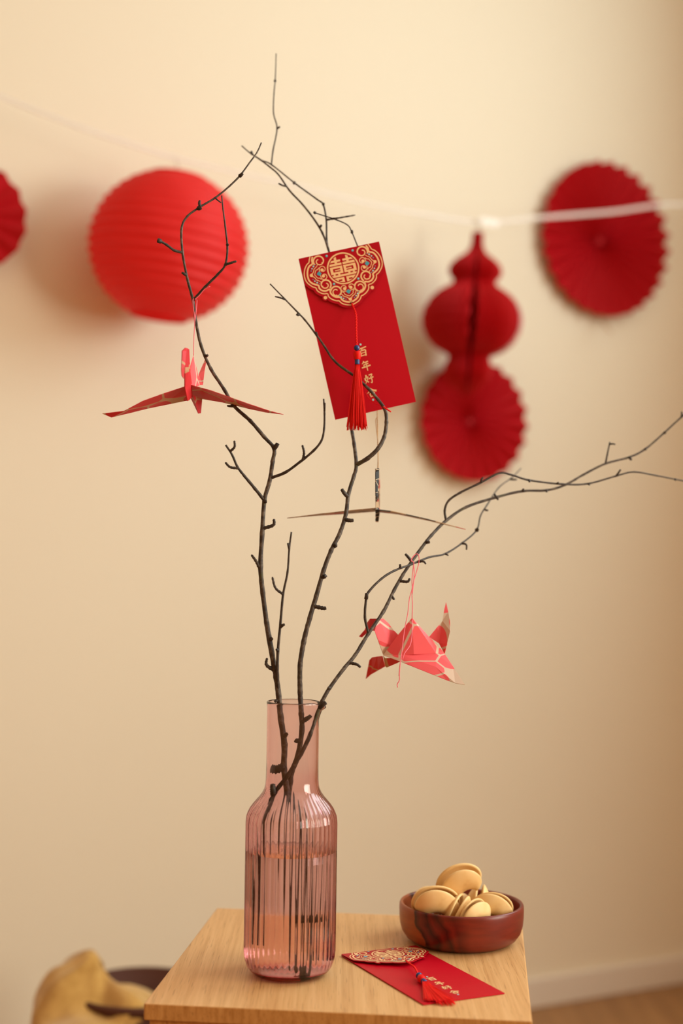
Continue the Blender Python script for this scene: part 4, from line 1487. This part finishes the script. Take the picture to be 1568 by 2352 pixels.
mb2 = MB()
mb2.tube([lc + lz * prof[-1][1] - lx * prof[-1][0], lc + lz * (prof[-1][1] + 0.004), lc + lz * prof[-1][1] + lx * prof[-1][0]], 0.0012, 6)
mb2.tube(catmull([lc + lz * (prof[-1][1] + 0.004), at(405, 375, LD), at(402, 363, LD + 0.035)], 5), 0.0012, 6)
mb2.build('hanging_hook', M['lantern_ring'], lan, True)


# pleated fans
def fan(label, px, py, d, R, pleats, yaw, ph, tilt=0.0):
    c = at(px, py, d)
    nrm = Vector((math.sin(yaw), -math.cos(yaw), 0))
    xx = Vector((math.cos(yaw), math.sin(yaw), 0))
    zz = (Z + nrm * tilt).normalized()
    rt = thing('paper_fan', label, 'paper fan', c - Z * R, 'pleated red paper fans on the ribbon')
    v_, f_ = [], []
    n = pleats * 2
    radii = [0.05, 0.25, 0.5, 0.75, 0.92, 1.0]
    rnd = random.Random(int(px))
    for ri, rr in enumerate(radii):
        for k in range(n):
            an = 2 * PI * k / n + ph + rnd.uniform(-0.004, 0.004) * (rr > 0.2)
            up = k % 2
            amp = R * (0.012 + 0.050 * rr) * (1 if up else -1)
            r_ = R * rr * (1.0 if up else (0.985 if rr > 0.95 else 1.0))
            v_.append(c + xx * (math.cos(an) * r_) + zz * (math.sin(an) * r_) + nrm * (amp - R * 0.14 * (1 - rr)))
    for ri in range(len(radii) - 1):
        for k in range(n):
            k2 = (k + 1) % n
            f_.append((ri * n + k, ri * n + k2, (ri + 1) * n + k2, (ri + 1) * n + k))
    pl = build('pleated_disc', v_, f_, M['fan'], rt)
    solid(pl, 0.0005)
    # centre hub
    k = 20
    hv = [c - nrm * (R * 0.135) + (xx * math.cos(2 * PI * i / k) + zz * math.sin(2 * PI * i / k)) * R * 0.075 for i in range(k)] + [c - nrm * R * 0.16 + (xx * math.cos(2 * PI * i / k) + zz * math.sin(2 * PI * i / k)) * R * 0.075 for i in range(k)]
    hf = [tuple(range(k)), tuple(range(2 * k - 1, k - 1, -1))] + [(i, (i + 1) % k, k + (i + 1) % k, k + i) for i in range(k)]
    fix_normals(build('centre_disc', hv, hf, M['honey'], rt))
    return rt, c, nrm, xx, zz


WYAW = math.atan2(WALL_D.y, WALL_D.x)
rt, c, nrm, xx, zz = fan('red pleated paper fan crossed by the white ribbon at the right', 1393, 549, 3.11, 181 * 3.11 / F_PX, 28, WYAW - 0.01, 0.05)
mb2 = MB()
mb2.tube(catmull([c - zz * 0.16 - nrm * 0.02, c - zz * 0.18 - nrm * 0.015, at(1404, 765, 3.03)], 4), 0.0014, 6)
mb2.build('tail_thread', M['twine'], rt, True)
rt, c, nrm, xx, zz = fan('red pleated paper fan half hidden below the gourd lantern', 1090, 966, 2.945, 142 * 2.945 / F_PX, 22, WYAW - 0.04, 0.1)
mb2 = MB()
mb2.tube([c + zz * 0.02 - nrm * 0.028, at(1095, 700, 2.93), at(1100, 512, 2.80)], 0.0010, 6)
mb2.build('hanging_thread', M['string'], rt, True)
rt, c, nrm, xx, zz = fan('red pleated paper fan cut off by the left edge', -62, 492, 2.44, 128 * 2.44 / F_PX, 16, WYAW + 0.05, 0.0)
mb2 = MB()
mb2.tube([c + zz * 0.05 - nrm * 0.02, at(-66, 300, 2.43), at(-66, 196, 2.398)], 0.0010, 6)
mb2.build('hanging_thread', M['string'], rt, True)

# honeycomb gourd
GD = 2.80
gtop, gbot = at(1097.5, 534, GD), at(1071, 906, GD)
gx, gy, gz = along_axis(gbot, gtop)
if gx.x < 0:
    gx, gy = -gx, -gy
if gy.y < 0:
    gy = -gy
gprof = [(170, 60), (230, 62), (290, 65), (350, 85), (400, 125), (450, 195), (500, 250), (560, 285), (620, 278), (660, 245), (700, 230), (740, 262), (780, 330), (850, 420), (950, 492), (1050, 530), (1150, 533), (1250, 502),
         (1350, 435), (1420, 340), (1460, 255), (1500, 222), (1540, 235), (1620, 262), (1700, 240), (1800, 150), (1880, 40)]
gk = GD / F_PX / 4.612
gp = catmull([Vector((w_ * gk, (1880 - y_) / (1880 - 170), 0)) for y_, w_ in gprof], 3)
go = thing('honeycomb_gourd', 'dark red honeycomb paper gourd lantern above the lower fan', 'paper lantern', gbot)
Lg = (gtop - gbot).length
NPL = 64
gap = 0.085
vg, fg = [], []
cols = NPL * 2 + 1
front = -PI / 2 - 0.05
for i, p in enumerate(gp):
    for k in range(cols):
        an = front + gap + (2 * PI - 2 * gap) * k / (cols - 1)
        stag = (i // 3) % 2
        r_ = p.x * (1 - 0.075 * ((k + stag) % 2)) * (1 - 0.018 * (i % 3 == 0))
        vg.append(gbot + gz * (p.y * Lg) + (gx * math.cos(an) + gy * math.sin(an)) * r_)
for i in range(len(gp) - 1):
    for k in range(cols - 1):
        fg.append((i * cols + k, i * cols + k + 1, (i + 1) * cols + k + 1, (i + 1) * cols + k))
hc_ = build('honeycomb', vg, fg, M['honey'], go)
for kk in (0, cols - 1):
    ev, ef = [], []
    for i, p in enumerate(gp):
        ev += [vg[i * cols + kk], gbot + gz * (p.y * Lg)]
    for i in range(len(gp) - 1):
        ef.append((2 * i, 2 * i + 1, 2 * i + 3, 2 * i + 2))
    solid(build('end_sheet', ev, ef, M['honey'], go), 0.0008)
sv, sf = [], []
rng = [i for i, p in enumerate(gp) if 0.20 < p.y < 0.62]
for i in rng:
    p = gp[i]
    for da in (0.0, 0.16):
        an = front + 1.18 + da
        sv.append(gbot + gz * (p.y * Lg) + (gx * math.cos(an) + gy * math.sin(an)) * (p.x + 0.0012))
for i in range(len(rng) - 1):
    sf.append((2 * i, 2 * i + 1, 2 * i + 3, 2 * i + 2))
solid(build('closing_strip', sv, sf, M['strip'], go, True), 0.0006)
mb2 = MB()
mb2.tube([gtop - gz * 0.01, gtop + gz * 0.008, at(1104, 512, GD - 0.004)], 0.0012, 6)
mb2.build('hanging_thread', M['string'], go, True)
# paper tag that joins gourd and line
tc = at(1122, 511, 2.792)
tg = MB().box(tc - WALL_D * 0.022 - Z * 0.008 + WALL_N * 0.004, WALL_D * 0.044, -WALL_N * 0.002, Z * 0.016).build('ribbon_clip', M['string'], None, loc=tc)
tag(tg, 'small white clip on the ribbon above the gourd lantern', 'clip')

# ------------------------------------------------------------------ basket with a throw, lower left
KD = 2.20
kc = at(322, 2352, KD)
KX, KY = kc.x, KD
KR, KH = 0.104, 0.284
bk = thing('basket', 'dark brown round basket on the floor at the lower left', 'basket', (KX, KY, 0))
rows = 22
mbk = MB()
nst = 40
vv, ff = lathe_data([(0.0001, 0.006), (KR * 0.86, 0.006), (KR * 0.9, 0.0), (KR, KH), (KR - 0.008, KH), (KR * 0.9 - 0.008, 0.012), (0.0001, 0.012)], 60, (KX, KY, 0), None, closed=False)
fix_normals(build('basket_wall', vv, ff, M['basket'], bk, True))
for r_ in range(rows):
    z_ = 0.012 + (KH - 0.018) * r_ / (rows - 1)
    rr = KR * (0.9 + 0.1 * z_ / KH)
    ringp = [Vector((KX + (rr + 0.002 * (1 if (k + r_) % 2 else -1)) * math.cos(2 * PI * k / nst), KY + (rr + 0.002 * (1 if (k + r_) % 2 else -1)) * math.sin(2 * PI * k / nst), z_)) for k in range(nst + 1)]
    mbk.tube(ringp, 0.0045, 5, False)
wv = mbk.build('weave', M['basket'], bk, True)
wv['kind'] = 'stuff'
mb2 = MB()
mb2.tube([Vector((KX + KR * math.cos(2 * PI * k / 60), KY + KR * math.sin(2 * PI * k / 60), KH)) for k in range(61)], 0.006, 8, False)
mb2.build('rim', M['basket'], bk, True)

# crumpled throw: a heap over the basket's left and front side with folds
nu, nv = 64, 48
vt, ft = [], []


def fold(x, y):
    return 0.5 * math.sin(23 * x + 9 * y + 1.2 * math.sin(14 * y)) + 0.35 * math.sin(41 * y - 13 * x + 2.0) + 0.3 * math.sin(17 * (x + y))


tp0 = at(228, 2352, 2.17)
tcx, tcy = tp0.x, 2.17
for j in range(nv + 1):
    t_ = j / nv
    for i in range(nu):
        an = 2 * PI * i / nu
        ca_, sa_ = math.cos(an), math.sin(an)
        R0 = 0.108 - 0.016 * max(0, ca_) * max(0, sa_) + 0.010 * math.sin(3 * an + 1)
        q = min(1, t_ / 0.5)
        rr = R0 * math.sin(q * PI / 2)
        x_, y_ = rr * ca_, rr * sa_
        g1 = 0.060 * math.exp(-(((x_ + 0.046) / 0.052) ** 2 + ((y_ - 0.01) / 0.062) ** 2) ** 2) + 0.024 * math.exp(-(((x_ - 0.035) / 0.045) ** 2 + ((y_ - 0.015) / 0.05) ** 2))
        g2 = 0.020 * math.exp(-(((x_ - 0.062) / 0.034) ** 2 + ((y_ + 0.055) / 0.045) ** 2))
        g3 = 0.030 * math.exp(-(((0.6 * x_ + 0.8 * y_ + 0.012) / 0.022) ** 2)) * math.exp(-((x_ - 0.01) / 0.05) ** 2)
        z_ = 0.268 + g1 + g2 + g3 - 0.016 * q ** 4
        if t_ > 0.5:
            h_ = (t_ - 0.5) / 0.5
            rr *= 1 + 0.16 * math.sin(min(1, h_ * 1.3) * PI / 2)
            z_ -= 0.22 * h_
        fo_ = fold(ca_ * 0.22 + 0.1, sa_ * 0.22 + z_ * 0.8)
        rr *= 1 + 0.07 * fo_ * min(1, t_ * 2)
        z_ += 0.007 * fo_ * (1 if t_ < 0.5 else 0.3)
        vt.append(Vector((tcx + rr * ca_, tcy + rr * sa_, z_)))
for j in range(nv):
    for i in range(nu):
        i2 = (i + 1) % nu
        ft.append((j * nu + i, j * nu + i2, (j + 1) * nu + i2, (j + 1) * nu + i))
tw = build('throw_blanket', vt, ft, M['throw'], None, True, loc=(tcx, tcy, KH - 0.2))
fix_normals(tw)
tw.data.shade_smooth()
solid(tw, 0.006, -1)
tag(tw, 'mustard yellow crumpled throw piled over the dark basket', 'throw')
